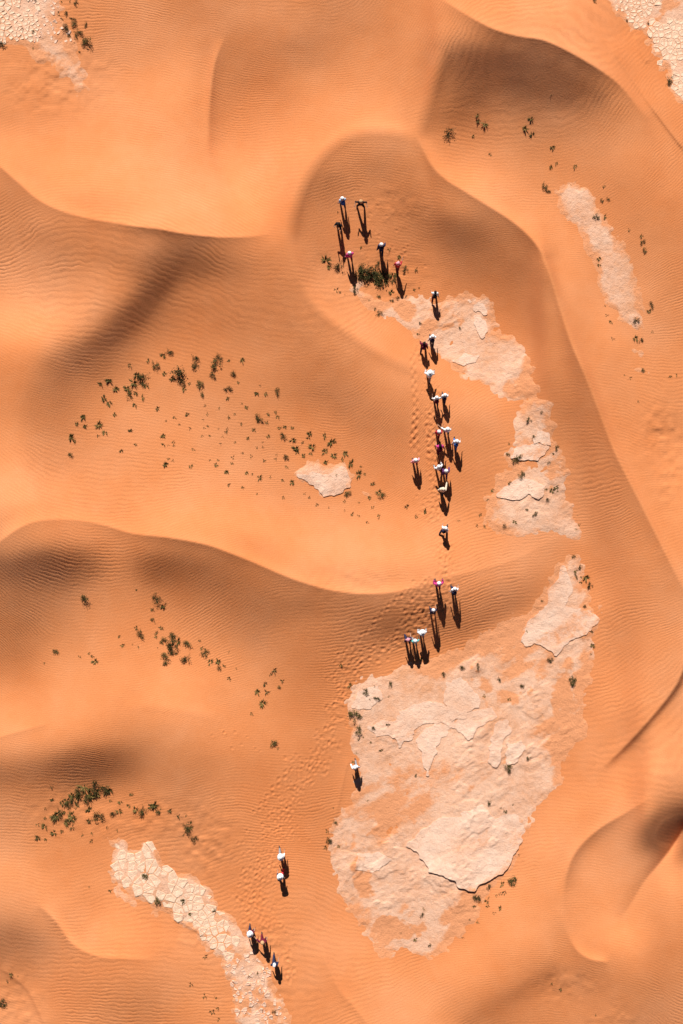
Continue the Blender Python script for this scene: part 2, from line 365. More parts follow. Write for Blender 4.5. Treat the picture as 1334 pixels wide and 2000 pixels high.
def sand_z(px, py):
    "height of the finished sand at a point of the picture"
    i = np.clip(np.searchsorted(ux, px) - 1, 0, len(ux) - 2); j = np.clip(np.searchsorted(uy, py) - 1, 0, len(uy) - 2)
    f = (px - ux[i]) / (ux[i + 1] - ux[i]); g = (py - uy[j]) / (uy[j + 1] - uy[j])
    return (ZS[j, i] * (1 - f) + ZS[j, i + 1] * f) * (1 - g) + (ZS[j + 1, i] * (1 - f) + ZS[j + 1, i + 1] * f) * g

# ------------------------------------------------------------------ clay pans: how far the crust stands above the sand
HOLES = {'big': [(727,1622,46,14,-25),(760,1808,42,20,20),(985,1352,44,16,25),(715,1745,14,34,-15),(1108,1350,14,46,10),(835,1770,40,10,-20)],
         'winding': [(860,640,20,10,20),(1075,935,14,30,0),(985,1025,12,6,0),(770,600,26,6,10)], 'long': [(1132,425,14,7,-5),(1140,455,8,20,-25),(1240,622,9,16,-20)], 'small': [], 'corner': [(1262,60,40,9,-50),(1222,-30,20,20,0)],
         'cracked': [(258,1668,10,10,0),(300,1700,8,5,0),(430,1840,18,12,30),(466,1895,16,9,60),(500,1925,26,9,65),(480,1965,14,10,0),(530,1985,18,14,60)], 'faded': []}
EXTRA = {'long': [(1241,684,16,8,35),(1246,722,11,5,20)], 'small': [(712,963,18,7,20)], 'cracked': [(252,1758,26,8,38)], 'winding': [(972,1042,14,5,0),(908,735,12,10,0)], 'big': [(694,1368,16,10,-20)]}
CLAYQ = {}
nz = fbm(PX, PY, 48, 1, 2) * 14 + fbm(PX, PY, 15, 3, 2) * 6.5 + vnoise(PX, PY, 5, 6) * 1.8
def ell(S, x, y, a, b, t):
    c, s = math.cos(math.radians(t)), math.sin(math.radians(t)); X, Y = PX[S], PY[S]
    u = ((X - x) * c + (Y - y) * s) / a; w = (-(X - x) * s + (Y - y) * c) / b
    return (1 - np.sqrt(u * u + w * w)) * min(a, b)
WIN = {}
for k, P in CLAY.items():
    xs = [p[0] for p in P]; ys = [p[1] for p in P]
    S = WIN[k] = win(min(xs) - 60, min(ys) - 60, max(xs) + 60, max(ys) + 90)
    q = poly_sd(PX[S], PY[S], P) + nz[S] * (.8 if k in ('small', 'long') else 1.0)
    q = q + {'winding': 6, 'cracked': 5, 'big': 4}.get(k, 1)
    for e in EXTRA.get(k, []): q = np.maximum(q, ell(S, *e) + nz[S] * .5)
    if k == 'faded': q = q - 2 + fbm(PX[S], PY[S], 60, 7, 2) * 22 - np.clip((PY[S] - 60) / 8, 0, 30)
    Q = np.full(PX.shape, -999.); Q[S] = q; CLAYQ[k] = Q
allq = np.max(np.stack(list(CLAYQ.values())), axis=0)
foot = foot * np.clip(1 - allq / 10, .25, 1)
ZS = Z0 + foot

# ------------------------------------------------------------------ materials
def nodes(name):
    m = bpy.data.materials.new(name); m.use_nodes = True; nt = m.node_tree
    b = nt.nodes['Principled BSDF']; b.inputs['Specular IOR Level'].default_value = .15; b.inputs['Roughness'].default_value = .9
    return m, nt, b
def N(nt, kind, **kw):
    n = nt.nodes.new(kind)
    for k, v in kw.items(): setattr(n, k, v)
    return n
def noise(nt, vec, scale, detail=2, rough=.55):
    n = N(nt, 'ShaderNodeTexNoise'); n.inputs['Scale'].default_value = scale; n.inputs['Detail'].default_value = detail; n.inputs['Roughness'].default_value = rough
    nt.links.new(vec, n.inputs['Vector']); return n
def ramp(nt, fac, stops):
    r = N(nt, 'ShaderNodeValToRGB'); e = r.color_ramp.elements
    while len(e) < len(stops): e.new(.5)
    for i, (p, c) in enumerate(stops): e[i].position = p; e[i].color = (*c, 1)
    nt.links.new(fac, r.inputs[0]); return r
def mathn(nt, op, a, b=None, clamp=False):
    n = N(nt, 'ShaderNodeMath', operation=op); n.use_clamp = clamp
    for i, v in enumerate((a, b)):
        if v is None: continue
        if isinstance(v, (int, float)): n.inputs[i].default_value = v
        else: nt.links.new(v, n.inputs[i])
    return n.outputs[0]
def mix(nt, fac, a, b, mode='MIX'):
    n = N(nt, 'ShaderNodeMix', data_type='RGBA', blend_type=mode)
    for i, v in ((0, fac), (6, a), (7, b)):
        if isinstance(v, (int, float)): n.inputs[i].default_value = v
        elif isinstance(v, tuple): n.inputs[i].default_value = (*v, 1)
        else: nt.links.new(v, n.inputs[i])
    return n.outputs[2]
def vmath(nt, op, a, b):
    n = N(nt, 'ShaderNodeVectorMath', operation=op)
    for i, v in enumerate((a, b)):
        if v is None: continue
        if op == 'SCALE' and i == 1:
            if isinstance(v, (int, float)): n.inputs['Scale'].default_value = v
            else: nt.links.new(v, n.inputs['Scale'])
        else: nt.links.new(v, n.inputs[i])
    return n.outputs[0]

SAND_A = (.625, .229, .085); SAND_B = (.67, .279, .125); SAND_C = (.59, .195, .063)
def sand_material():
    m, nt, b = nodes('sand')
    tc = N(nt, 'ShaderNodeTexCoord'); P = tc.outputs['Object']
    n1 = noise(nt, P, .09, 4); n2 = noise(nt, P, 1.1, 4, .6); n3 = noise(nt, P, 9, 3, .7); n4 = noise(nt, P, 30, 2, .8)
    c = ramp(nt, n1.outputs[0], [(.3, SAND_C), (.5, SAND_A), (.72, SAND_B)]).outputs[0]
    c = mix(nt, .16, c, ramp(nt, n2.outputs[0], [(.3, SAND_C), (.7, SAND_B)]).outputs[0])
    g = ramp(nt, n4.outputs[0], [(.25, (.78,) * 3), (.75, (1.18,) * 3)]).outputs[0]
    c = mix(nt, .75, c, g, 'MULTIPLY')
    ph = N(nt, 'ShaderNodeAttribute', attribute_name='phase'); rd = N(nt, 'ShaderNodeAttribute', attribute_name='ripdir')
    nw = noise(nt, P, 1.3, 4, .62)
    f = mathn(nt, 'ADD', ph.outputs['Fac'], mathn(nt, 'MULTIPLY', mathn(nt, 'SUBTRACT', nw.outputs[0], .5), 9.0))
    s1 = mathn(nt, 'COSINE', f); s2 = mathn(nt, 'COSINE', mathn(nt, 'ADD', mathn(nt, 'MULTIPLY', f, 2.0), .9))
    st = mathn(nt, 'ADD', s1, mathn(nt, 'MULTIPLY', s2, .35))
    na = noise(nt, P, .5, 4, .65); am = mathn(nt, 'MULTIPLY', mathn(nt, 'SUBTRACT', na.outputs[0], .30, True), 4.0)
    st = mathn(nt, 'MULTIPLY', st, am)
    bp = N(nt, 'ShaderNodeBump'); bp.inputs['Strength'].default_value = .55; bp.inputs['Distance'].default_value = .05
    hsum = mathn(nt, 'ADD', n3.outputs[0], mathn(nt, 'MULTIPLY', n4.outputs[0], .35)); nt.links.new(hsum, bp.inputs['Height'])
    nn = vmath(nt, 'NORMALIZE', vmath(nt, 'ADD', bp.outputs[0], vmath(nt, 'SCALE', rd.outputs['Vector'], st)), None)
    # coarse dark grains gather on the ripple backs
    cr = mathn(nt, 'MULTIPLY', mathn(nt, 'SINE', f), mathn(nt, 'MULTIPLY', am, .06))
    hs = N(nt, 'ShaderNodeHueSaturation'); nt.links.new(c, hs.inputs['Color']); nt.links.new(mathn(nt, 'ADD', cr, 1.0), hs.inputs['Value'])
    nt.links.new(hs.outputs[0], b.inputs['Base Color']); nt.links.new(nn, b.inputs['Normal'])
    b.inputs['Roughness'].default_value = .95
    return m

def clay_material(name, pale, tint, sandy, fine=1.0, veneer=True):
    m, nt, b = nodes(name)
    tc = N(nt, 'ShaderNodeTexCoord'); P = tc.outputs['Object']
    n1 = noise(nt, P, .34, 5, .62); n2 = noise(nt, P, 2.3, 5, .65); n3 = noise(nt, P, 11, 4, .7)
    c = ramp(nt, n1.outputs[0], [(.34, sandy), (.47, tint), (.60, pale)]).outputs[0]
    c = mix(nt, .35, c, ramp(nt, n2.outputs[0], [(.34, sandy), (.5, tint), (.66, pale)]).outputs[0])
    if veneer:
        va = N(nt, 'ShaderNodeAttribute', attribute_name='veneer')
        vf = mathn(nt, 'ADD', va.outputs['Fac'], mathn(nt, 'MULTIPLY', mathn(nt, 'SUBTRACT', n2.outputs[0], .5), 1.5))
        vf = mathn(nt, 'MULTIPLY', mathn(nt, 'SUBTRACT', vf, .35), 1.9, True)
        c = mix(nt, mathn(nt, 'MULTIPLY', vf, .92, True), c, SAND_B)
    c = mix(nt, .8, c, ramp(nt, n3.outputs[0], [(.25, (.80,) * 3), (.75, (1.15,) * 3)]).outputs[0], 'MULTIPLY')
    wv = noise(nt, P, 1.3, 3); off = vmath(nt, 'SCALE', wv.outputs['Color'], .7)
    vo = N(nt, 'ShaderNodeTexVoronoi', feature='DISTANCE_TO_EDGE'); vo.inputs['Scale'].default_value = 1.5
    nt.links.new(vmath(nt, 'ADD', P, off), vo.inputs['Vector'])
    crk = ramp(nt, vo.outputs['Distance'], [(0, (0,) * 3), (.03, (1,) * 3)]).outputs[0]
    bp = N(nt, 'ShaderNodeBump'); bp.inputs['Strength'].default_value = .8 * fine; bp.inputs['Distance'].default_value = .09
    h = mathn(nt, 'ADD', mathn(nt, 'MULTIPLY', n2.outputs[0], 1.2), mathn(nt, 'MULTIPLY', n3.outputs[0], .55))
    h = mathn(nt, 'ADD', h, mathn(nt, 'MULTIPLY', crk, .10))
    nt.links.new(h, bp.inputs['Height']); nt.links.new(bp.outputs[0], b.inputs['Normal']); nt.links.new(c, b.inputs['Base Color'])
    return m
M_SAND = sand_material()
M_CLAY = clay_material('clay', (.74, .465, .325), (.69, .385, .245), (.65, .31, .16))
M_SLAB = clay_material('clay_slab', (.77, .54, .41), (.73, .47, .34), (.69, .40, .265))
M_PLATE = clay_material('clay_plate', (.82, .60, .435), (.77, .53, .37), (.70, .42, .27), .9, False)

# ------------------------------------------------------------------ sand object with its wind ripples
wx, wy, wz = world(PX, PY, ZS)
nr, nc = PX.shape
idx = np.arange(nr * nc).reshape(nr, nc)
F = np.stack([idx[1:, :-1], idx[1:, 1:], idx[:-1, 1:], idx[:-1, :-1]], -1).reshape(-1, 4)
me = mesh_np('sand', np.stack([wx, wy, wz], -1).reshape(-1, 3), F, [M_SAND], True)
lam = 6.1
hs_ = cubic(HM, (PX + MX) / DX, (PY + MX) / DX)
warp = 165 * vnoise(PX, PY, 430, 2) + 20 * vnoise(PX, PY, 150, 4) + 2.0 * vnoise(PX, PY, 38, 9) + 1.0 * vnoise(PX, PY, 17, 10) + .55 * 60 * np.log1p(np.exp(np.clip((PX - 1130) / 60, -20, 60))) + 5 * hs_
phase = 2 * np.pi / lam * (PY + warp)
gyv, gxv = np.gradient(PY + warp, uy, ux)
gn = np.hypot(gxv, gyv)
lv_ = cubic(lev, (PX + MX) / DX, (PY + MX) / DX)
amp = np.interp(lv_, [0, 2, 4, 5.5, 6.3, 7.2, 8.2, 9], [.09, .135, .145, .135, .11, .07, .035, .02])
amp *= np.clip(.62 + .75 * vnoise(PX, PY, 130, 6), .12, 1.25)
amp *= .82 * np.clip(np.minimum(gn * 2 - .6, 1.4 - gn * .2), .05, 1.1)
crest_near = np.ones_like(GX)
for P in CR_SM[:7]:
    Sg_ = gwin(P, 30); d, _, _ = seg_dist(GX[Sg_], GY[Sg_], P); crest_near[Sg_] *= np.clip(d / 28, .1, 1)
amp *= np.clip(cubic(crest_near, (PX + MX) / DX, (PY + MX) / DX), 0, 1)
amp *= np.clip(1 - rough / .05, .15, 1)
amp *= np.clip(1 + foot * 12, .2, 1)
smoothz = np.exp(-((PX - 1235) / 120) ** 2 - ((PY - 1700) / 170) ** 2); amp *= 1 - .9 * np.clip(smoothz * 1.5, 0, 1)
rip = np.stack([-gxv / gn * amp, gyv / gn * amp, np.zeros_like(amp)], -1)
a = me.attributes.new('phase', 'FLOAT', 'POINT'); a.data.foreach_set('value', phase.astype(np.float32).ravel())
a = me.attributes.new('ripdir', 'FLOAT_VECTOR', 'POINT'); a.data.foreach_set('vector', rip.astype(np.float32).ravel())
tag(obj('sand', me), 'orange desert sand in long wind-rippled dunes', kind='structure')

# ------------------------------------------------------------------ clay pans, crust slabs, cracked plates
def patch(name, mask, top, mat, parent=None, skirt=.25, smooth=True, S=None, extra=None, fld=None):
    "the lattice cells inside the mask at heights top, with walls going down at the rim"
    cell = mask[1:, 1:] & mask[:-1, 1:] & mask[1:, :-1] & mask[:-1, :-1]
    jj, ii = np.nonzero(cell); idx = np.arange(mask.size).reshape(mask.shape)
    q = np.stack([idx[jj + 1, ii], idx[jj + 1, ii + 1], idx[jj, ii + 1], idx[jj, ii]], -1)
    used, inv = np.unique(q.ravel(), return_inverse=True); q = inv.reshape(-1, 4)
    z = top.ravel()[used]; X, Y, Zz = world(PX[S].ravel()[used], PY[S].ravel()[used], z); V = np.stack([X, Y, Zz], -1)
    e = np.concatenate([q[:, [0, 1]], q[:, [1, 2]], q[:, [2, 3]], q[:, [3, 0]]])
    key = np.sort(e, 1); key = key[:, 0].astype(np.int64) * len(used) + key[:, 1]
    _, first, cnt = np.unique(key, return_index=True, return_counts=True); rim = e[first[cnt == 1]]
    rv, rinv = np.unique(rim.ravel(), return_inverse=True); rinv = rinv.reshape(-1, 2) + len(V)
    if fld is not None:      # draw the rim onto the true outline
        gv, gu = np.gradient(fld, uy[S[0]], ux[S[1]]); w_ = used[rv]; f_, a_, b_ = fld.ravel()[w_], gu.ravel()[w_], gv.ravel()[w_]
        k_ = np.clip(f_ / np.maximum(a_ ** 2 + b_ ** 2, .15), 0, 3)
        X, Y, Zz = world(PX[S].ravel()[w_] - k_ * a_, PY[S].ravel()[w_] - k_ * b_, z[rv]); V[rv] = np.stack([X, Y, Zz], -1)
    V2 = V[rv].copy(); V2[:, 2] -= skirt
    Fw = np.stack([rim[:, 1], rim[:, 0], rinv[:, 0], rinv[:, 1]], -1)
    me = mesh_np(name, np.vstack([V, V2]), np.vstack([q, Fw]), [mat], smooth)
    if smooth:
        fl = np.ones(len(q) + len(Fw), bool); fl[len(q):] = False; me.polygons.foreach_set('use_smooth', fl)
        # keep the rim crisp
        sh = np.zeros(len(me.edges), bool); ev = np.zeros(len(me.edges) * 2, np.int32); me.edges.foreach_get('vertices', ev); ev = np.sort(ev.reshape(-1, 2), 1)
        rs = np.sort(rim, 1).astype(np.int64); nv = len(me.vertices)
        sh = np.isin(ev[:, 0].astype(np.int64) * nv + ev[:, 1], rs[:, 0] * nv + rs[:, 1])
        at = me.attributes.new('sharp_edge', 'BOOLEAN', 'EDGE'); at.data.foreach_set('value', sh)
    if extra is not None:
        at = me.attributes.new('veneer', 'FLOAT', 'POINT'); e_ = extra.ravel()[used]; at.data.foreach_set('value', np.r_[e_, e_[rv]].astype(np.float32))
    return obj(name, me, parent)

PANS = {}
PAN_LABEL = {'big': 'large pale pink clay pan with broken crust ledges, right of the lowest walkers', 'winding': 'winding pale clay pan to the right of the walking line, below the hedge of shrubs',
  'long': 'long narrow pale clay strip on the right dune flank', 'small': 'small pale clay outcrop at the lower right end of the tuft field',
  'corner': 'white cracked clay pan in the top right corner', 'cracked': 'cream cracked mud pan at the lower left with large polygon plates', 'faded': 'faded pinkish clay pan half buried in sand in the top left corner'}
clay_relief = .022 * fbm(PX, PY, 22, 2, 3) + .05 * vnoise(PX, PY, 120, 5)
CLAYTOP = {}
VEN = {}; LAYER = {}; TOPZ = ZS.copy()      # TOPZ: highest ground, crust included
for k in CLAYQ:
    S = WIN[k]; q = CLAYQ[k][S]
    off = np.clip(q / 14, -1, 1) * .05 + clay_relief[S] * np.clip(q / 20, 0, 1)
    cs, sn = math.cos(-.6), math.sin(-.6); su, sv = PX[S] * cs + PY[S] * sn, -PX[S] * sn + PY[S] * cs
    def terrace(v, w_=.16): f_ = np.floor(v); return f_ + np.clip((v - f_ - 1 + w_) / w_, 0, 1)
    bumpy = {'big': 1.0, 'winding': .9, 'small': .6, 'long': .25, 'corner': .2, 'cracked': .2, 'faded': .5}[k] * np.clip(q / 50, 0, 1)
    patchy = np.clip(.55 + 1.3 * vnoise(PX[S], PY[S], 95, 7), .1, 1)
    fl1 = fbm(su, sv * 1.5, 85, 6, 4) * 3.4; fl2 = fbm(su, sv * 1.7, 34, 8, 3) * 3.0
    off = off + .03 * fbm(PX[S], PY[S], 11, 4, 2) * np.exp(-(q / 16) ** 2)
    off = off + bumpy * patchy * (.06 * np.maximum(terrace(fl1 + .6, .12), 0) + .026 * np.maximum(terrace(fl2 + 1, .2), 0))
    CLAYTOP[k] = Z0[S] + off; TOPZ[S] = np.maximum(TOPZ[S], np.where(q > -8, CLAYTOP[k], -99)); LAYER[k] = fl1 - np.floor(fl1)
    # drifted sand lying thinly on the crust: thick at the rim and in patches
    VEN[k] = np.clip(1.2 - q / (34 if k in ('big', 'winding', 'faded') else 16) + .55 * fbm(PX[S], PY[S], 70, 9, 3), 0, 1)
    VEN[k] = VEN[k] + .45 * np.clip(.45 - LAYER[k], 0, 1) * np.clip(q / 20, 0, 1) * (k in ('big', 'winding', 'small')) + 2.1 * np.clip(fbm(su, sv * 2.6, 120, 4, 4) - .02, -.3, 1) * (1.0 if k in ('big', 'winding') else .5)
    for e in HOLES[k]: VEN[k] = np.maximum(VEN[k], np.clip((ell(S, *e) + nz[S] * 1.9) / 12 + .5, 0, 1.3))
    VEN[k] = np.clip(VEN[k], 0, 1.3)
    PANS[k] = tag(patch('clay_pan', q > -9, CLAYTOP[k], M_CLAY, skirt=.1, S=S, extra=VEN[k]), PAN_LABEL[k], kind='structure')

SLABS = [  # pan, outline, thickness
 ('big', [(780,1462),(791,1451),(807,1435),(820,1421),(859,1408),(880,1420),(905,1385),(840,1370),(780,1390),(752,1425)], .13),
 ('big', [(815,1448),(826,1423),(859,1410),(880,1421),(867,1439),(853,1464),(845,1490),(836,1512),(827,1498),(820,1472)], .2),
 ('big', [(883,1420),(900,1430),(915,1443),(926,1430),(950,1412),(975,1400),(960,1382),(920,1388),(895,1402)], .15),
 ('big', [(886,1406),(910,1402),(913,1391),(937,1383),(940,1360),(900,1322),(870,1330),(866,1370)], .14),
 ('big', [(955,1486),(968,1494),(975,1486),(982,1445),(997,1428),(992,1410),(975,1406),(965,1425),(958,1462)], .2),
 ('big', [(982,1472),(992,1496),(1019,1479),(1027,1462),(1019,1445),(992,1452)], .2),
 ('big', [(1017,1253),(1026,1261),(1043,1258),(1073,1272),(1085,1283),(1103,1261),(1120,1246),(1154,1233),(1169,1211),(1154,1196),(1120,1189),(1073,1174),(1032,1216)], .18),
 ('big', [(792,1652),(814,1662),(821,1679),(838,1702),(865,1709),(884,1718),(897,1733),(926,1739),(941,1723),(962,1716),(985,1699),(1019,1642),(985,1611),(918,1591),(870,1596),(820,1622)], .3),
 ('big', [(985,1690),(1000,1660),(1030,1610),(1000,1590),(960,1600),(955,1640),(965,1680)], .10),
 ('big', [(715,1420),(745,1405),(772,1408),(760,1432),(735,1440)], .09),
 ('big', [(690,1380),(700,1355),(740,1335),(745,1365),(725,1385)], .08),
 ('big', [(1062,1215),(1075,1150),(1100,1110),(1120,1150),(1100,1190)], .10),
 ('big', [(930,1690),(955,1650),(970,1600),(940,1575),(900,1590),(905,1640)], .12),
 ('big', [(690,1700),(700,1670),(740,1660),(765,1680),(740,1705)], .08),
 ('winding', [(915,588),(945,590),(956,605),(953,620),(935,608),(928,609),(920,602)], .13),
 ('winding', [(925,614),(950,624),(957,650),(940,656),(930,645)], .13),
 ('winding', [(998,893),(1015,898),(1032,894),(1051,901),(1078,872),(1050,862),(1015,875)], .2),
 ('winding', [(1003,977),(1029,970),(1053,977),(1062,950),(1020,933),(985,945),(972,970)], .16),
 ('winding', [(885,705),(905,712),(930,708),(936,694),(905,690)], .11),
 ('winding', [(1040,870),(1060,866),(1082,876),(1072,845),(1050,840)], .15),
 ('small', [(580,930),(610,951),(630,972),(660,967),(688,957),(692,935),(668,912),(640,928),(610,922)], .16),
]
ejit = vnoise(PX, PY, 9, 7) * 3.2 + vnoise(PX, PY, 23, 10) * 4
for k, P, th in SLABS:
    ys = [p[1] for p in P]; y0, y1 = min(ys), max(ys)
    xs = [p[0] for p in P]; S = win(min(xs) - 16, y0 - 16, max(xs) + 16, y1 + 16); W_ = WIN[k]
    sub = (slice(S[0].start - W_[0].start, S[0].stop - W_[0].start), slice(S[1].start - W_[1].start, S[1].stop - W_[1].start))
    fld = np.minimum(poly_sd(PX[S], PY[S], P) + ejit[S], CLAYQ[k][S]); m = fld > 0
    r = np.clip((PY[S] - y0) / (y1 - y0), 0, 1); r = r ** .8
    top = CLAYTOP[k][sub] + .01 + th * (.62 if th > .25 else .42) * r + .008 * vnoise(PX[S], PY[S], 14, 3)
    TOPZ[S] = np.maximum(TOPZ[S], np.where(m, top, -99))
    if m.sum() > 40: patch('crust_slab', m, top, M_SLAB, PANS[k], skirt=th + .12, S=S, extra=VEN[k][sub] * .5, fld=fld)

def voronoi(seeds, keep, gap):
    "polygons of the Voronoi cells of the seeds, shrunk by gap"
    S = np.array(seeds); out = []
    for i in np.nonzero(keep)[0]:
        d = np.hypot(*(S - S[i]).T); nb = np.argsort(d)[1:18]; r = d[nb[0]] * 3
        poly = [S[i] + r * np.array([math.cos(t), math.sin(t)]) for t in np.linspace(0, 2 * math.pi, 13)[:-1]]
        for j in nb:
            n = S[j] - S[i]; L = np.hypot(*n); n = n / L; lim = L / 2 - gap; new = []
            for a in range(len(poly)):
                p, q = poly[a], poly[(a + 1) % len(poly)]; dp, dq = (p - S[i]) @ n - lim, (q - S[i]) @ n - lim
                if dp <= 0: new.append(p)
                if (dp < 0) != (dq < 0): new.append(p + (q - p) * dp / (dp - dq))
            poly = new
            if len(poly) < 3: break
        if len(poly) >= 3: out.append((S[i], poly))
    return out
def qat(k, x, y):
    return CLAYQ[k][min(max(int(np.searchsorted(uy, y)), 0), nr - 1), min(max(int(np.searchsorted(ux, x)), 0), nc - 1)]
def claytop_at(k, x, y):
    W_ = WIN[k]; return float(CLAYTOP[k][int(np.searchsorted(uy, y)) - W_[0].start, int(np.searchsorted(ux, x)) - W_[1].start])
def plates(k, box, spacing, qmin, gap, height, tilt, seed, where=lambda x, y: True, mat=None):
    r = np.random.default_rng(seed); x0, y0, x1, y1 = box; seeds = []
    y = y0 - 50; row = 0
    while y < y1 + 50:
        x = x0 - 50 + (row % 2) * spacing(x0, y) * .5
        while x < x1 + 50:
            s = spacing(x, y) * (1 + .35 * float(vnoise(x, y, 40, 4))); px, py = x + r.uniform(-.5, .5) * s, y + r.uniform(-.5, .5) * s
            seeds.append((px, py)); x += s
        y += spacing((x0 + x1) / 2, y) * .88; row += 1
    keep = np.array([x0 < a < x1 and y0 < b < y1 and qat(k, a, b) > qmin and where(a, b) and vnoise(a, b, 38, 6) + .4 * vnoise(a, b, 12, 2) < .8 for a, b in seeds])
    for c, poly in voronoi(seeds, keep, gap):
        poly = poly[::-1] if sum(poly[a][0] * poly[(a + 1) % len(poly)][1] - poly[(a + 1) % len(poly)][0] * poly[a][1] for a in range(len(poly))) > 0 else poly
        n = len(poly); z0 = claytop_at(k, c[0], c[1]) - .01; hh = height * r.uniform(.75, 1.2)
        cx_, cy_, _ = world(c[0], c[1], z0); tx, ty = r.normal(0, tilt, 2)
        V = []
        for f, dz in ((1.02, -.15), (1.0, hh - .02), (.86, hh)):
            for p in poly:
                X, Y, _ = world(c[0] + (p[0] - c[0]) * f, c[1] + (p[1] - c[1]) * f, z0)
                V.append((X - cx_, Y - cy_, dz + tx * (X - cx_) + ty * (Y - cy_)))
        V.append((0, 0, hh - .012))
        me = bpy.data.meshes.new('clay_plate'); Fs = []
        for b_ in range(2):
            for a in range(n): Fs.append((b_ * n + a, b_ * n + (a + 1) % n, (b_ + 1) * n + (a + 1) % n, (b_ + 1) * n + a))
        for a in range(n): Fs.append((2 * n + a, 2 * n + (a + 1) % n, 3 * n))
        me.from_pydata(V, [], Fs); me.materials.append(mat or M_PLATE); me.update()
        o = obj('clay_plate', me, PANS[k]); o.location = (float(cx_), float(cy_), z0)
plates('cracked', (215,1640,470,1870), lambda x, y: 18 - 6 * np.clip((x - 330) / 120, 0, 1), 6, .6, .03, .015, 21, lambda x, y: y < 1880 - .0 * x)
plates('cracked', (430,1850,570,2040), lambda x, y: 8.8, 3, 1.0, .05, .13, 22, lambda x, y: random.random() < .42, M_SLAB)
plates('corner', (1250,40,1400,240), lambda x, y: 12.5, 5, .65, .035, .015, 23, lambda x, y: x > 1252 + (70 - y) * .55)
plates('corner', (1200,-40,1330,64), lambda x, y: 10, 6, .8, .03, .03, 25, lambda x, y: x <= 1250 + (70 - y) * .55)
plates('faded', (-40,-40,75,85), lambda x, y: 11, 5, .8, .04, .02, 24)
plates('faded', (60,-20,150,80), lambda x, y: 9, 4, 1.1, .035, .06, 26, lambda x, y: random.random() < .6, M_SLAB)

# ------------------------------------------------------------------ plants
def leaf_material(name, cols):
    m, nt, b = nodes(name); tc = N(nt, 'ShaderNodeTexCoord'); oi = N(nt, 'ShaderNodeObjectInfo')
    n = noise(nt, tc.outputs['Object'], 14, 3); f = mathn(nt, 'ADD', mathn(nt, 'MULTIPLY', n.outputs[0], .75), mathn(nt, 'MULTIPLY', oi.outputs['Random'], .3))
    nt.links.new(ramp(nt, f, [(.3, cols[0]), (.55, cols[1]), (.8, cols[2])]).outputs[0], b.inputs['Base Color'])
    b.inputs['Roughness'].default_value = .7
    return m
M_LEAF = leaf_material('shrub_leaves', [(.03, .03, .009), (.07, .063, .018), (.18, .14, .042)])
M_TUFT = leaf_material('tuft_blades', [(.06, .046, .013), (.13, .095, .026), (.27, .17, .055)])
M_DRY = leaf_material('dry_blades', [(.075, .048, .015), (.14, .088, .028), (.24, .145, .05)])
M_STEM = leaf_material('stems', [(.05, .03, .015), (.09, .055, .03), (.14, .09, .05)])

def blade(V, F, base, az, L, lift, w, droop, r):
    "one curved narrow blade of three segments"
    d = np.array([math.cos(az), math.sin(az), 0]); s = np.array([-d[1], d[0], 0]); k0 = len(V)
    for i in range(4):
        t = i / 3; p = base + d * (L * t) + np.array([0, 0, lift * (t * 1.9 - droop * t * t)]); ww = w * (1 - t) ** .7 * .5
        tw = s * ww + np.array([0, 0, ww * .5])
        if i < 3: V.extend([p - tw, p + tw])
        else: V.append(p)
    F.extend([(k0, k0 + 1, k0 + 3, k0 + 2), (k0 + 2, k0 + 3, k0 + 5, k0 + 4), (k0 + 4, k0 + 5, k0 + 6, k0 + 6)])

def pyd(name, V, F, mat):
    me = bpy.data.meshes.new(name); me.from_pydata([tuple(map(float, v)) for v in V], [], [f if len(set(f)) == len(f) else tuple(dict.fromkeys(f)) for f in F])
    me.materials.append(mat); me.update(); return me

def tuft_mesh(seed, arms, per, mat, w):
    "a tuft one metre across: blades in a few leaning arms"
    r = np.random.default_rng(seed); V = []; F = []
    for a in range(arms):
        az = 2 * math.pi * a / arms + r.normal() * .35; ln = r.uniform(.28, .55); bx = np.array([math.cos(az), math.sin(az), 0]) * r.uniform(.02, .12)
        for k in range(per):
            blade(V, F, bx + np.r_[r.normal(0, .03, 2), 0], az + r.normal() * .28, ln * r.uniform(.6, 1.05), r.uniform(.12, .34), w * r.uniform(.7, 1.3), r.uniform(.8, 1.5), r)
    return pyd('tuft', V, F, mat)

def shrub_meshes(seed, n=330):
    "a bush one metre across: short woody stems and clumps of small leaves"
    r = np.random.default_rng(seed); V = []; F = []; SV = []; SF = []
    cl = []
    for c in range(r.integers(9, 14)):
        az = r.uniform(0, 2 * math.pi); rr = .40 * math.sqrt(r.random()); p = np.array([math.cos(az) * rr, math.sin(az) * rr * r.uniform(.8, 1), r.uniform(.10, .34) * (1.1 - rr)]); cl.append(p)
        k0 = len(SV)
        for i in range(4):
            t = i / 3; q = p * t * np.array([1, 1, .9]) ; rad = .018 * (1 - .7 * t)
            for j in range(4): SV.append(q + rad * np.array([math.cos(j * 1.57), math.sin(j * 1.57), 0]))
            if i:
                for j in range(4): SF.append((k0 + 4 * (i - 1) + j, k0 + 4 * (i - 1) + (j + 1) % 4, k0 + 4 * i + (j + 1) % 4, k0 + 4 * i + j))
    for i in range(n):
        c = cl[r.integers(len(cl))]; p = c + r.normal(0, 1, 3) * np.array([.085, .085, .06]); p[2] = max(p[2], .015)
        u = r.normal(0, 1, 3); u /= np.linalg.norm(u); u[2] = abs(u[2]) * .6; v = np.cross(u, r.normal(0, 1, 3)); v /= np.linalg.norm(v); L = r.uniform(.045, .10); w = L * r.uniform(.25, .4)
        k0 = len(V); V.extend([p, p + u * L * .5 + v * w, p + u * L, p + u * L * .5 - v * w]); F.append((k0, k0 + 1, k0 + 2, k0 + 3))
    return pyd('foliage', V, F, M_LEAF), pyd('stems', SV, SF, M_STEM)

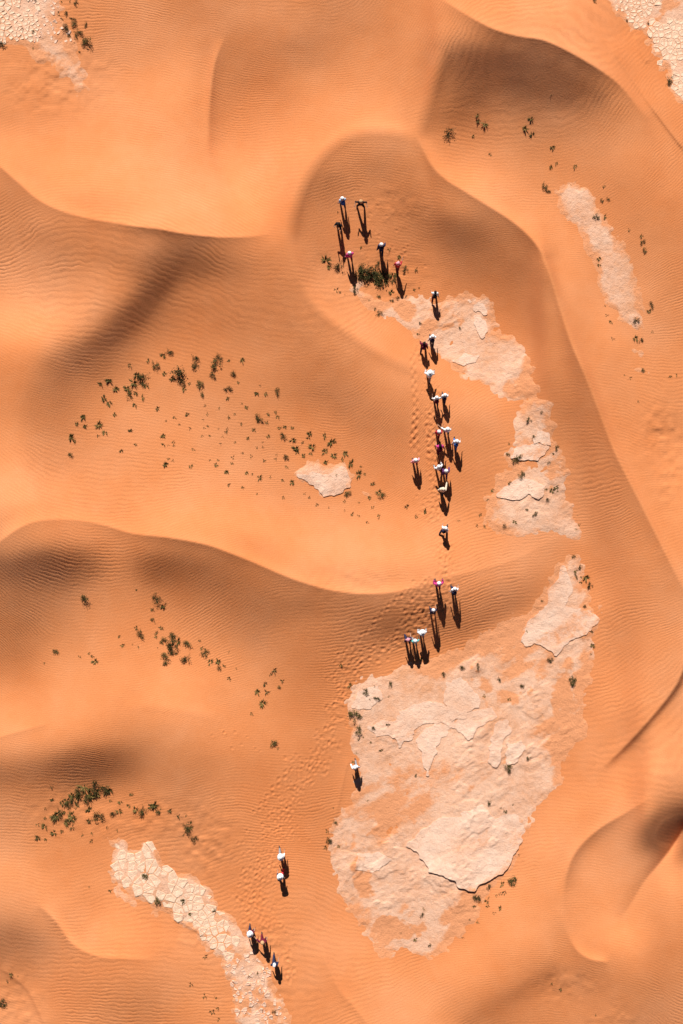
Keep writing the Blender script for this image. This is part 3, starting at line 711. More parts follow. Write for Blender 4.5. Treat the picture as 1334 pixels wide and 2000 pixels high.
TUFTS = [tuft_mesh(40 + i, 5 + i % 4, 6, M_TUFT, .075) for i in range(8)]
DRYS = [tuft_mesh(70 + i, 3 + i % 4, 5, M_DRY, .085) for i in range(8)]
SHRUBS = [shrub_meshes(90 + i) for i in range(8)]

# every plant that can be told apart: cluster, then x y width-in-pixels kind (s shrub, t green tuft, d dry wisp)
PLANTS = {
 'top left clay': ('the top left clay corner', """70 1 6 s;148 5 8 s;137 3 5 t;120 4 5 t;150 14 4 t;129 25 8 s;114 24 4 t;115 30 4 t;121 37 4 s;145 46 13 s;127 54 13 s;167 49 8 s;153 64 13 s;135 71 8 s;145 84 4 t;170 84 17 s;156 102 6 s;3 86 13 s;64 63 7 t;65 94 5 t;143 38 8 s;150 72 9 s;163 85 11 s"""),
 'top right clay': ('the top right clay corner', """1160 2 10 s;1225 40 4 s;1265 45 6 s;1305 158 15 s"""),
 'upper right slope': ('the upper right shaded slope', """876 260 15 s;932 225 12 t;935 237 11 t;947 242 12 t;924 266 8 t;957 302 9 t;1076 185 6 d;1037 233 12 t;1025 252 14 t;1039 263 13 t;1079 288 12 t;1087 319 9 t;1076 327 9 t;1123 325 11 t;1063 366 13 s;1071 373 10 s"""),
 'long strip': ('the long clay strip', """1115 361 4 t;1180 364 6 d;1175 392 9 s;1187 390 9 s;1164 423 10 s;1182 422 9 t;1228 449 9 d;1253 461 10 t;1255 472 10 s;1258 489 10 s;1077 394 3 t;1170 505 8 t;1171 518 9 t;1273 595 12 s;1268 608 9 t;1242 626 12 s;1241 661 12 t;1252 665 8 s;1181 598 7 d;1185 616 8 d;1192 629 8 t;1197 662 8 d;1256 724 10 s;1219 733 4 t;1231 738 9 d;1309 735 8 d;1321 733 7 t;1246 784 7 d;1274 648 8 d"""),
 'hedge': ('the hedge amid upper walkers', """705 534 18 s;714 530 18 s;722 537 22 s;733 534 18 s;735 543 20 s;747 545 20 s;755 550 13 s;712 541 15 s;738 516 12 s;766 539 15 t;743 559 11 s;764 571 12 t;739 580 7 s;765 587 6 s;777 582 6 s;792 526 13 s;813 526 10 d;809 566 6 t;818 562 4 s;793 580 5 s;694 565 12 s;657 566 9 d;673 576 4 t;664 571 6 d;705 483 8 t;760 487 8 d;660 414 3 s;779 502 8 t;636 508 15 t;642 522 13 t;661 518 16 s;768 548 10 s;774 536 10 t"""),
 'winding pan': ('the winding clay pan', """741 612 14 s;732 604 7 s;721 587 4 t;821 632 8 s;818 653 6 t;899 641 5 s;1058 805 9 s;1033 820 9 s;1042 855 10 s;1087 875 12 s;1081 886 5 t;994 867 4 t;992 888 9 s;1008 895 17 s;1072 903 8 s;1019 928 11 s;995 943 9 s;963 957 7 t;1033 950 5 t;1039 952 4 t;1066 955 8 t;1078 958 11 t;1086 952 9 t;1089 959 6 t;1068 976 11 s;1029 996 6 s;953 976 7 d;896 1017 7 d;938 1005 8 d;932 1027 8 d;947 1029 6 d;1046 1003 10 s;985 1028 10 s;1005 1019 8 t;1132 1025 8 d;1125 1034 7 t;1128 1006 4 t;830 999 8 t;795 989 10 d;814 1010 6 d;831 1001 6 t"""),
 'left tuft band': ('the left shrub band', """330 689 15 s;318 695 12 t;289 704 11 t;303 713 17 s;382 701 13 s;381 716 13 s;427 699 17 s;422 711 15 s;447 704 8 t;416 732 13 s;352 726 20 s;321 730 11 t;335 740 11 t;356 746 13 s;370 749 7 t;360 760 12 t;389 751 13 s;396 770 12 s;445 759 12 s;445 778 8 t;253 713 9 d;267 732 12 t;280 734 15 s;261 748 14 t;248 759 12 t;277 751 14 s;287 755 12 t;255 770 14 s;265 768 9 t;279 775 12 t;196 750 9 t;212 743 12 t;227 760 12 t;203 779 12 t;215 788 12 t;264 793 11 t;308 798 9 d;224 810 12 t;162 814 12 t;150 828 10 t;166 833 13 t;193 830 13 t;206 846 14 t;192 851 8 d;255 841 8 t;139 854 13 t;146 862 8 t;137 889 10 s;265 868 6 d;237 881 12 t;473 703 12 t;457 729 12 s;465 746 8 t;541 765 13 s;501 768 11 t;519 770 9 t"""),
 'left tuft field': ('the left tuft field', """319 851 11 t;319 869 9 t;329 870 7 d;339 864 9 d;339 871 6 d;366 809 9 t;371 837 8 d;341 816 7 d;324 822 6 d;350 829 6 d;401 792 6 d;428 797 6 t;405 809 6 d;409 851 7 t;397 820 6 d;406 832 6 d;399 836 6 d;395 852 6 d;377 878 7 t;373 910 13 t;329 896 8 t;324 907 11 t;338 900 6 d;422 907 13 t;410 899 5 d;426 899 6 t;442 922 9 t;447 947 7 d;431 867 7 d;435 853 6 d;441 844 7 d;427 837 5 d;447 815 6 t;444 837 5 d;508 753 5 d;473 788 6 d;481 796 8 t;459 809 7 t;448 816 5 d;524 809 8 d;538 805 7 d;502 814 13 s;508 820 13 s;543 815 8 t;521 825 9 t;471 828 6 d;496 840 9 t;484 856 8 t;443 842 6 t;459 864 6 d;545 836 9 t;556 834 11 t;571 835 11 t;553 851 12 s;523 852 7 t;513 864 6 d;513 873 6 d;573 859 14 t;605 847 13 t;602 856 9 t;634 851 12 t;646 864 14 t;654 864 9 t;591 864 7 d;609 873 14 t;578 876 13 t;580 883 8 t;631 884 12 t;637 881 12 t;652 890 12 t;607 886 9 t;593 890 10 t;674 886 13 t;669 897 10 t;557 893 9 s;636 903 13 t;685 906 14 t;559 912 9 t;474 885 6 d;491 891 8 d;501 874 6 d;516 899 8 d;538 896 7 d;540 888 6 d;455 893 8 d;453 905 9 t;443 923 8 t;482 924 8 t;492 926 6 d;507 933 11 t;528 932 6 d;551 938 9 t;570 942 11 t;474 953 8 t;446 948 6 d;502 965 4 t;553 972 9 t;595 964 6 d;604 971 7 d;619 986 8 d;657 928 5 t;677 965 11 s;673 979 6 d;700 928 15 t;712 926 8 t;705 911 7 d;728 945 12 t;740 962 13 t;746 969 12 s;722 972 8 t;701 982 6 d;642 991 6 d;673 997 6 d;728 991 10 d;688 1004 8 d;701 1008 6 d;717 1020 8 d;740 1007 8 t;740 1013 6 d;812 1008 8 d"""),
 'middle left slope': ('the slope below the left crest', """164 1170 15 s;266 1152 6 t;306 1170 20 s;319 1184 12 t;298 1191 9 t;299 1211 11 s;315 1226 8 d;266 1226 12 t;274 1239 12 s;233 1243 9 t;239 1260 12 t;259 1259 5 d;270 1264 7 d;305 1236 12 t;304 1243 9 t;318 1250 16 s;335 1243 15 s;338 1258 17 s;347 1253 14 t;337 1268 16 s;363 1256 15 s;363 1284 15 s;320 1280 14 s;322 1293 11 s;308 1265 4 t;344 1277 8 t;400 1275 14 s;395 1266 8 t;390 1251 7 d;411 1292 12 t;427 1292 13 t;428 1305 10 s;438 1301 8 t;447 1273 5 d;447 1325 9 d;109 1271 10 s;87 1295 6 t;155 1282 7 t;174 1276 6 t;180 1282 6 t;186 1292 12 t"""),
 'middle sand': ('the sand left of big pan', """462 1306 6 d;536 1309 11 d;529 1317 8 d;551 1329 9 d;546 1341 7 s;518 1336 14 t;502 1351 13 t;521 1351 12 d;513 1373 16 t;491 1394 7 t;536 1449 14 s;543 1462 6 d;666 1299 7 t;683 1338 10 d;651 1578 5 d;639 1623 7 d;635 1655 9 d;646 1674 4 t;536 1976 8 s;484 1907 5 t;503 1900 5 d"""),
 'large pan upper': ("the big clay pan's top half", """715 1351 11 s;732 1341 7 d;722 1367 4 t;736 1365 13 s;764 1337 10 s;691 1397 17 s;703 1400 12 s;701 1426 13 s;728 1422 8 s;758 1416 10 s;709 1440 4 s;700 1444 5 s;724 1450 5 t;696 1470 5 t;745 1465 7 t;690 1488 7 t;867 1316 10 s;821 1286 8 t;765 1310 4 t;759 1361 4 t;1121 1088 9 s;1132 1106 9 s;1126 1115 8 t;1125 1124 11 s;1144 1128 13 t;1135 1127 5 t;1134 1138 7 t;1152 1143 10 s;1142 1185 8 s;1059 1173 6 d;1106 1217 3 s;1156 1234 8 d;1157 1260 11 t;1154 1278 6 d;1076 1289 12 s;1118 1327 14 s;1116 1335 7 s;974 1328 10 s;1019 1341 11 s;995 1366 8 t;946 1359 7 t;901 1304 9 s;934 1301 12 s;1032 1480 10 s;1114 1437 3 t;992 1498 11 s;1029 1233 5 t"""),
 'large pan lower': ("the big clay pan's bottom half", """705 1520 7 s;654 1607 10 s;644 1640 12 s;661 1653 8 t;812 1516 7 s;718 1564 4 t;828 1775 9 t;824 1788 9 s;811 1835 9 t;840 1845 9 s;783 1822 5 d;995 1504 12 s;954 1568 9 s;986 1584 11 t;1002 1572 5 t;1024 1561 4 t;978 1578 4 t;1032 1627 4 t;1014 1670 5 d;860 1730 4 t"""),
 'ledge': ("the big pan's lowest ledge", """1000 1722 21 s;981 1726 13 t;955 1733 13 s;931 1755 14 s;977 1773 13 t;950 1761 10 t;953 1770 9 t;955 1753 5 t;977 1746 8 d;985 1743 9 d;970 1749 7 d;965 1783 7 d;926 1770 7 t;933 1800 9 d;917 1796 5 t;904 1832 6 d"""),
 'arc': ('the shrub arc at lower left', """101 1537 8 d;102 1562 9 t;89 1579 6 d;88 1598 8 t;74 1610 8 d;88 1615 13 t;105 1627 12 t;74 1636 13 t;89 1639 9 t;121 1623 9 t;155 1547 18 s;165 1537 17 t;184 1535 17 s;174 1549 18 t;189 1546 16 t;169 1557 16 s;153 1556 13 t;182 1555 15 t;192 1552 11 t;204 1539 15 s;214 1544 14 t;207 1549 12 t;140 1554 16 t;130 1564 17 t;140 1562 14 s;121 1567 13 t;132 1574 12 s;148 1567 11 t;152 1573 10 d;116 1586 17 s;106 1594 16 t;111 1591 15 t;125 1586 9 t;140 1593 15 t;135 1601 16 s;130 1606 14 t;143 1601 12 t;141 1616 10 d;174 1580 13 t;148 1579 8 d;192 1593 19 s;174 1603 10 d;219 1590 13 s;231 1584 12 t;236 1567 9 t;251 1574 12 t;265 1581 12 t;277 1581 14 s;292 1576 14 t;302 1573 15 t;309 1584 10 s;314 1578 8 t;257 1551 9 t;216 1564 6 d;332 1583 13 d;349 1594 10 d;364 1593 7 t;373 1606 9 t;363 1616 17 s;373 1616 12 t;379 1638 12 s;358 1631 5 t;209 1616 6 d;229 1622 4 t;161 1630 8 d;180 1629 8 t;179 1642 8 d"""),
 'cracked pan': ('the cracked mud pan', """174 1733 4 t;216 1739 10 d;283 1712 12 s;306 1759 12 s;357 1761 11 t;371 1785 10 t;419 1777 10 s;401 1868 11 d;373 1922 9 d;400 1945 12 d;415 1976 14 d;425 1969 8 d;422 1949 7 d;427 1991 8 d"""),
 'bottom left corner': ('the bottom left corner', """22 1903 10 d;35 1906 6 d;3 1960 15 s;15 1917 7 d"""),
 'bottom right': ('the lower right dark slope', """1095 1932 9 t;1078 1920 8 d;1164 1982 6 d"""),
}
KINDN = {'s': ('shrub', 'dark shrub', 'shrub'), 't': ('grass_tuft', 'olive tuft', 'grass tuft'), 'd': ('dry_grass_wisp', 'dry wisp', 'dry grass')}
NUMW = ['', 'one', 'two', 'three', 'four', 'five', 'six', 'seven', 'eight', 'nine', 'ten', 'eleven', 'twelve', 'thirteen', 'fourteen', 'fifteen', 'sixteen', 'seventeen', 'eighteen', 'nineteen', 'twenty']
ORDW = ['', 'leftmost', 'second', 'third', 'fourth', 'fifth', 'sixth', 'seventh', 'eighth', 'ninth', 'tenth', 'eleventh', 'twelfth', 'thirteenth', 'fourteenth', 'fifteenth', 'sixteenth', 'seventeenth', 'eighteenth', 'nineteenth', 'twentieth']
PARTS = [['upper left', 'upper middle', 'upper right'], ['middle left', 'centre', 'middle right'], ['lower left', 'lower middle', 'lower right']]
prng = np.random.default_rng(5); pcount = 0
def nearest_pan_top(px, py):
    j = int(np.clip(np.searchsorted(uy, py), 1, nr - 1)); i = int(np.clip(np.searchsorted(ux, px), 1, nc - 1))
    return float(TOPZ[j - 1:j + 1, i - 1:i + 1].mean()) + (.03 if CLAYQ['cracked'][j, i] > 5 or CLAYQ['corner'][j, i] > 5 else 0)
for cname, (where, txt) in PLANTS.items():
    items = [(float(a), float(b), float(c), d) for a, b, c, d in (t.split() for t in txt.replace('\n', '').split(';'))]
    for kd in 'std':
        sub = sorted([it for it in items if it[3] == kd], key=lambda it: it[0]); n = len(sub)
        if not n: continue
        nm, desc, cat = KINDN[kd]; labs = {}; cells = {}
        xs = [it[0] for it in items]; ys = [it[1] for it in items]
        for i, it in enumerate(sub):
            u = min(2, int(3 * (it[0] - min(xs)) / (max(xs) - min(xs) + 1e-6))); v = min(2, int(3 * (it[1] - min(ys)) / (max(ys) - min(ys) + 1e-6)))
            cells.setdefault(PARTS[v][u] if n > 8 else '', []).append(i)
        for part, ids in cells.items():
            m_ = len(ids)
            for r_, i in enumerate(ids):
                at_ = ('%s of %s' % (part, where)) if part else where
                if m_ == 1: labs[i] = 'the only %s, %s' % (desc, at_)
                else: labs[i] = '%s of %s %ss, %s' % ('rightmost' if r_ == m_ - 1 else 'leftmost' if r_ == 0 else ORDW[r_ + 1] + ' from left', NUMW[m_], desc, at_)
        for i, (px, py, w, _) in enumerate(sub):
            z = nearest_pan_top(px, py); X, Y, Z = world(px, py, z); D = w / PPM * ((1.75 if cname == 'hedge' else 1.35) if w > 14 else 1.28 if kd == 's' else 1.15) * prng.uniform(.75, 1.25); v = int(prng.integers(8))
            if kd == 's':
                o = obj(nm, None); fo, st = SHRUBS[v]; obj('foliage', fo, o); obj('stems', st, o); hz = prng.uniform(.75, 1.1)
            else:
                o = obj(nm, (TUFTS if kd == 't' else DRYS)[v]); hz = prng.uniform(.6, .95)
            o.location = (float(X), float(Y), float(Z) - .015); o.rotation_euler = (0, 0, prng.uniform(0, 6.28)); sx = prng.uniform(.75, 1.3)
            o.scale = (D * sx, D / sx, D * hz)
            tag(o, labs[i], cat, '%ss of %s' % (desc, where[4:])); pcount += 1
print('plants', pcount)

# ------------------------------------------------------------------ people
def smin(a, b, k):
    h = np.clip(.5 + .5 * (b - a) / k, 0, 1); return b * (1 - h) + a * h - k * h * (1 - h)
def field(prims, X, Y, Z, k=.03):
    out = None
    for a, b, ra, rb in prims:
        a = np.array(a, float); d = np.array(b, float) - a; l2 = max(d @ d, 1e-9)
        px, py, pz = X - a[0], Y - a[1], Z - a[2]; t = np.clip((px * d[0] + py * d[1] + pz * d[2]) / l2, 0, 1)
        q = np.sqrt((px - t * d[0]) ** 2 + (py - t * d[1]) ** 2 + (pz - t * d[2]) ** 2) - (ra + (rb - ra) * t)
        out = q if out is None else smin(out, q, k)
    return out
def surface(prims, res, cut=None, k=.03):
    "one continuous skin round tapered limbs (surface nets)"
    P = np.array([p[0] for p in prims] + [p[1] for p in prims]); R = max(max(p[2], p[3]) for p in prims) + 3 * res
    lo = P.min(0) - R; hi = P.max(0) + R; ax_ = [np.arange(lo[i], hi[i], res) for i in range(3)]
    X, Y, Z = np.meshgrid(*ax_, indexing='ij'); D = field(prims, X, Y, Z, k)
    if cut is not None: D = cut(D, X, Y, Z)
    Sg = D < 0
    c = [Sg[i:Sg.shape[0] - 1 + i, j:Sg.shape[1] - 1 + j, l:Sg.shape[2] - 1 + l] for i in (0, 1) for j in (0, 1) for l in (0, 1)]
    su = sum(x.astype(int) for x in c); act = (su > 0) & (su < 8); I = np.argwhere(act)
    num = -np.ones(act.shape, int); num[act] = np.arange(len(I)); acc = np.zeros((len(I), 3)); cnt = np.zeros(len(I))
    corners = [(i, j, l) for i in (0, 1) for j in (0, 1) for l in (0, 1)]
    for a in range(8):
        for b in range(a + 1, 8):
            ca, cb = np.array(corners[a]), np.array(corners[b])
            if np.abs(ca - cb).sum() != 1: continue
            va = D[tuple((I + ca).T)]; vb = D[tuple((I + cb).T)]; m = (va < 0) != (vb < 0)
            t = np.where(m, va / np.where(m, va - vb, 1), 0)[:, None]
            acc += np.where(m[:, None], ca + t * (cb - ca), 0); cnt += m
    V = lo + (I + acc / cnt[:, None]) * res
    Fs = []
    for axn in range(3):
        s1 = [slice(None)] * 3; s2 = [slice(None)] * 3; s1[axn] = slice(0, -1); s2[axn] = slice(1, None)
        e = np.argwhere(Sg[tuple(s1)] != Sg[tuple(s2)]); u, v = [(1, 2), (2, 0), (0, 1)][axn]
        e = e[(e[:, u] > 0) & (e[:, v] > 0) & (e[:, u] < Sg.shape[u] - 1) & (e[:, v] < Sg.shape[v] - 1)]
        du = np.zeros(3, int); dv = np.zeros(3, int); du[u] = 1; dv[v] = 1
        q = np.stack([num[tuple((e - du - dv).T)], num[tuple((e - dv).T)], num[tuple(e.T)], num[tuple((e - du).T)]], -1)
        flip = ~Sg[tuple(e.T)]; q[flip] = q[flip][:, ::-1]; Fs.append(q)
    return V, np.vstack(Fs)
def rotx(a): c, s = math.cos(a), math.sin(a); return np.array([[1, 0, 0], [0, c, -s], [0, s, c]])
def roty(a): c, s = math.cos(a), math.sin(a); return np.array([[c, 0, s], [0, 1, 0], [-s, 0, c]])
def tube(P, rad, n=6):
    "closed tapered tube along points"
    V = []; F = []
    for i, p in enumerate(P):
        d = (P[min(i + 1, len(P) - 1)] - P[max(i - 1, 0)]); d = d / np.linalg.norm(d); a = np.cross(d, [.3, .9, .2]); a /= np.linalg.norm(a); b = np.cross(d, a)
        for j in range(n): V.append(p + rad[i] * (a * math.cos(6.2832 * j / n) + b * math.sin(6.2832 * j / n)))
        if i:
            for j in range(n): F.append((n * (i - 1) + j, n * (i - 1) + (j + 1) % n, n * i + (j + 1) % n, n * i + j))
    V.append(P[-1] + (P[-1] - P[-2]) / np.linalg.norm(P[-1] - P[-2]) * rad[-1] * .6); k = len(V) - 1; m = n * (len(P) - 1)
    for j in range(n): F.append((m + j, m + (j + 1) % n, k, k))
    return np.array(V), np.array(F)
rad_ = math.radians
POSES = {  # leg swing L, R; knee bend L, R; legs apart; arm swing L, R; arm out L, R; elbow L, R; lean
 'stride': (24, -22, 8, 22, 2, -24, 26, 10, 10, 22, 26, 6),
 'stride_other': (-20, 22, 26, 6, 3, 24, -20, 9, 12, 24, 16, 8),
 'short_step': (12, -12, 10, 14, 3, -14, 12, 12, 10, 30, 20, 4),
 'climb': (34, -14, 34, 8, 4, -20, 30, 14, 14, 40, 36, 16),
 'akimbo': (3, -3, 4, 4, 13, -14, -14, 46, 46, 96, 96, 0),
 'photographing': (4, -6, 6, 6, 9, 62, 62, 26, 26, 105, 105, 3),
 'reach_left': (12, -10, 8, 12, 4, 30, 8, 74, 12, 12, 24, 4),
 'reach_forward': (14, -14, 10, 14, 3, -12, 86, 10, 14, 20, 10, 5),
 'straps': (18, -18, 10, 18, 2, 20, 20, 26, 26, 112, 112, 9),
}
CACHE = {}
def person_meshes(pose):
    if pose in CACHE: return CACHE[pose]
    lsL, lsR, kbL, kbR, apart, asL, asR, aoL, aoR, ebL, ebR, lean = POSES[pose]
    T = rotx(-rad_(lean)); piv = np.array([0, 0, .92]); up = lambda p: T @ (np.array(p, float) - piv) + piv
    legs = []; feet = []; legp = []
    for sx, sw, kb in ((-1, lsL, kbL), (1, lsR, kbR)):
        hip = np.array([sx * .09, 0, .90]); o = sx * math.sin(rad_(apart))
        d1 = np.array([o, math.sin(rad_(sw)), -math.cos(rad_(sw))]); knee = hip + d1 / np.linalg.norm(d1) * .43
        d2 = np.array([o * .8, math.sin(rad_(sw - kb)), -math.cos(rad_(sw - kb))]); ank = knee + d2 / np.linalg.norm(d2) * .42
        pitch = rad_(max(-35, min(15, (sw - kb) * .8))); fd = np.array([sx * .08, math.cos(pitch), math.sin(pitch)])
        legp.append((hip, knee, ank, fd))
    gz = min((a + f * .17)[2] if f[2] < 0 else a[2] for _, _, a, f in legp) - .085
    body = []; trs = []; shoes = []
    for hip, knee, ank, fd in legp:
        body += [(hip, knee, .082, .052), (knee, ank, .052, .036), (ank + [0, 0, -.03], ank + fd * .14 + [0, 0, -.045], .036, .026)]
        calf = knee + (ank - knee) * .86
        trs += [(hip, knee, .104, .078), (knee, calf, .078, .066)]
        shoes.append([(ank + np.array([0, 0, -.035]) - fd * .035, ank + fd * .15 + [0, 0, -.045], .05, .043), (ank, ank + [0, 0, -.03], .046, .05)])
    torso = [(up((-.14, -.01, 1.375)), up((.14, -.01, 1.375)), .078, .078), (up((-.065, .0, 1.24)), up((.065, .0, 1.24)), .118, .118), (up((-.05, .0, 1.08)), up((.05, .0, 1.08)), .108, .108), (np.array([-.07, -.01, .94]), np.array([.07, -.01, .94]), .112, .112)]
    neck = [(up((0, -.01, 1.38)), up((0, .01, 1.53)), .058, .052)]
    head = [(up((0, -.02, 1.605)), up((0, .025, 1.60)), .092, .086), (up((0, .02, 1.56)), up((0, .045, 1.515)), .066, .044), (up((0, .095, 1.585)), up((0, .112, 1.56)), .012, .02), (up((-.088, 0, 1.575)), up((-.094, -.012, 1.605)), .016, .02), (up((.088, 0, 1.575)), up((.094, -.012, 1.605)), .016, .02)]
    arms = []; upper = []; fore = []; fingers = []
    for sx, sw, ao, eb in ((-1, asL, aoL, ebL), (1, asR, aoR, ebR)):
        sh = up((sx * .19, -.01, 1.375)); M = T @ roty(-sx * rad_(ao)) @ rotx(rad_(sw)); d1 = M @ np.array([0, 0, -1.]); el = sh + d1 * .28
        turn = roty(sx * rad_(34 if eb > 60 else 0)); d2 = M @ (turn @ (rotx(rad_(eb)) @ np.array([0, 0, -1.]))); wr = el + d2 * .245
        side = np.cross(d2, M @ np.array([1., 0, 0])); side /= np.linalg.norm(side); pal = np.cross(side, d2)
        palm = wr + d2 * .075
        body += [(sh, el, .05, .041), (el, wr, .042, .029), (wr, palm, .03, .026), (palm - pal * .018 * 0 - side * .026, palm + side * .026, .019, .019)]
        upper += [(sh, el, .066, .056)]; fore += [(el, wr - d2 * .02, .055, .046)]
        for f, (off, L) in enumerate(((-.03, .062), (-.010, .075), (.010, .080), (.03, .07))):
            b0 = palm + side * off + d2 * .005; P = [b0]; cur = d2.copy()
            for j in range(3): cur = cur * math.cos(.3) + pal * sx * math.sin(.3) * .9; P.append(P[-1] + cur / np.linalg.norm(cur) * L / 3 * 1.2)
            fingers.append(tube(np.array(P), [.0098, .0092, .0085, .007]))
        b0 = wr + d2 * .03 + side * .026; th = side * .7 + d2 * .7 + pal * sx * .25; fingers.append(tube(np.array([b0, b0 + th * .03, b0 + th * .055 + d2 * .008]), [.012, .011, .009]))
    V, F = surface(torso + neck + head + body, .02); mats = np.zeros(len(F), int)
    for fv, ff in fingers: F = np.vstack([F, ff + len(V)]); mats = np.r_[mats, np.zeros(len(ff), int)]; V = np.vstack([V, fv])
    # eyes and mouth
    for (c, rx_, rz_) in (((-.034, .098, 1.60), .014, .009), ((.034, .098, 1.60), .014, .009), ((0, .088, 1.53), .026, .006)):
        th = np.linspace(0, 2 * math.pi, 9)[:-1]; ring = np.array([up((c[0] + rx_ * math.cos(t), c[1], c[2] + rz_ * math.sin(t))) for t in th] + [up((c[0], c[1] + .012, c[2]))])
        F = np.vstack([F, np.array([(j, (j + 1) % 8, 8, 8) for j in range(8)]) + len(V)]); mats = np.r_[mats, np.ones(8, int)]; V = np.vstack([V, ring])
    def mk(name, V, F, nm=1, mi=None):
        V = np.array(V, float).copy(); V[:, 2] -= gz
        me = bpy.data.meshes.new(name); me.from_pydata(V.tolist(), [], [tuple(dict.fromkeys(f)) for f in F.tolist()])
        for _ in range(nm): me.materials.append(None)
        if mi is not None: me.polygons.foreach_set('material_index', mi.astype(np.int32))
        me.polygons.foreach_set('use_smooth', np.ones(len(me.polygons), bool)); me.update(); return me
    out = {'body': mk('body', V, F, 2, mats)}
    inf = lambda L, e: [(a, b, r0 + e, r1 + e) for a, b, r0, r1 in L]
    tor = inf(torso[:3], .02) + [(np.array([-.06, -.01, .95]), np.array([.06, -.01, .95]), .135, .135)]
    cutf = lambda D, X, Y, Z: np.maximum(D, np.maximum(.865 - Z, -10))
    nk = up((0, 0, 1.455))[2]
    out['shirt'] = mk('shirt', *surface(tor + upper, .021, cutf)); out['jacket'] = mk('jacket', *surface(inf(tor, .012) + inf(upper, .012) + inf(fore, .012), .021, lambda D, X, Y, Z: np.maximum(D, .80 - Z)))
    out['trousers'] = mk('trousers', *surface([(np.array([-.07, -.01, .94]), np.array([.07, -.01, .94]), .122, .122)] + trs, .021, lambda D, X, Y, Z: np.maximum(D, Z - 1.0)))
    out['shoes'] = [mk('shoe', *surface(p, .014)) for p in shoes]
    Ti = T.T; zc = lambda X, Y, Z: (Ti[1, 1] * (Y) + Ti[1, 2] * (Z - .92), Ti[2, 1] * Y + Ti[2, 2] * (Z - .92) + .92)
    def haircut(D, X, Y, Z):
        y, z = zc(X, Y, Z); return np.maximum(D, np.minimum(y - .03, 1.635 - z + 0 * y) if False else np.maximum((y - .035) - np.clip((z - 1.62) * 3, 0, .2), 1.50 - z))
    out['hair'] = mk('hair', *surface(inf(head[:1], .016) + [(up((0, -.05, 1.60)), up((0, -.05, 1.52)), .085, .06)], .016, haircut))
    out['scarf'] = mk('headscarf', *surface(inf(head[:1], .028) + [(up((0, -.05, 1.60)), up((0, -.05, 1.46)), .10, .12), (up((-.1, 0, 1.43)), up((.1, 0, 1.43)), .085, .085)], .018, lambda D, X, Y, Z: np.maximum(D, (zc(X, Y, Z)[0] - .05) - np.clip((zc(X, Y, Z)[1] - 1.64) * 3, 0, .2))))
    hc = up((0, 0, 1.64)); hc[2] -= gz; bk = up((0, -.205, 1.20)); bk[2] -= gz
    out['head_at'] = (hc, -rad_(lean)); out['back_at'] = (bk, -rad_(lean)); CACHE[pose] = out; return out
def lathe(prof, n=20, wob=0.0, seed=0):
    V = []; F = []; r = np.random.default_rng(seed); ph = r.uniform(0, 6.28)
    for i, (rr, z) in enumerate(prof):
        for j in range(n):
            a = 6.2832 * j / n; V.append((rr * math.cos(a), rr * 1.08 * math.sin(a), z + wob * rr * rr * math.cos(2 * a + ph)))
        if i:
            for j in range(n): F.append((n * (i - 1) + j, n * (i - 1) + (j + 1) % n, n * i + (j + 1) % n, n * i + j))
    V.append((0, 0, prof[-1][1])); k = len(V) - 1; m = n * (len(prof) - 1)
    for j in range(n): F.append((m + j, m + (j + 1) % n, k))
    return V, F
def simple(name, V, F):
    me = bpy.data.meshes.new(name); me.from_pydata([tuple(v) for v in V], [], F); me.materials.append(None); me.polygons.foreach_set('use_smooth', np.ones(len(F), bool)); me.update(); return me
SUNHAT = simple('sun_hat', *lathe([(.11, -.03), (.145, -.058), (.148, -.05), (.12, -.01), (.112, .02), (.108, .07), (.09, .105), (.04, .118)], 22, 1.2, 3))
WIDEHAT = simple('sun_hat', *lathe([(.12, -.012), (.235, -.045), (.237, -.036), (.13, .0), (.112, .02), (.106, .07), (.085, .105), (.04, .115)], 22, .8, 5))
cv, cf = lathe([(.112, -.02), (.113, .02), (.105, .06), (.075, .095), (.03, .108)], 18)
for i, a in enumerate(np.linspace(.5, math.pi - .5, 7)): cv += [(.11 * math.cos(a), .118 * math.sin(a), -.012), (.12 * math.cos(a), .118 * math.sin(a) + .085 * math.sin(a), -.028)]
k0 = len(cv) - 14; cf = cf + [(k0 + 2 * i, k0 + 2 * i + 1, k0 + 2 * i + 3, k0 + 2 * i + 2) for i in range(6)]
CAP = simple('cap', cv, cf)
pv, pf = surface([((-.07, 0, -.14), (.07, 0, -.14), .095, .095), ((-.07, 0, .02), (.07, 0, .02), .098, .098), ((-.05, .01, .16), (.05, .01, .16), .08, .08), ((-.05, -.09, -.10), (.05, -.09, -.10), .05, .05)], .02)
PACK = simple('backpack', pv.tolist(), [tuple(f) for f in pf.tolist()])

CMATS = {}
def cloth(c):
    if c in CMATS: return CMATS[c]
    m, nt, b = nodes('cloth_' + '_'.join('%02d' % int(v * 100) for v in c)); tc = N(nt, 'ShaderNodeTexCoord'); n = noise(nt, tc.outputs['Object'], 9, 4)
    nt.links.new(ramp(nt, n.outputs[0], [(.25, tuple(v * .72 for v in c)), (.75, tuple(min(1, v * 1.15) for v in c))]).outputs[0], b.inputs['Base Color']); CMATS[c] = m; return m
SKIN = cloth((.42, .23, .15)); DARK = cloth((.03, .015, .012)); SHOE = cloth((.10, .08, .07)); HAIR = cloth((.02, .014, .012))
WHT, NAV, BLK, MAR, MAG, PNK, RED, BLU, LBL, TEA, CRM, TAN, GRY, PUR = (.82, .82, .83), (.022, .028, .07), (.016, .016, .02), (.14, .015, .035), (.58, .05, .24), (.80, .36, .42), (.52, .035, .05), (.06, .18, .52), (.42, .60, .82), (.12, .50, .50), (.78, .68, .52), (.55, .33, .17), (.25, .25, .27), (.10, .03, .12)

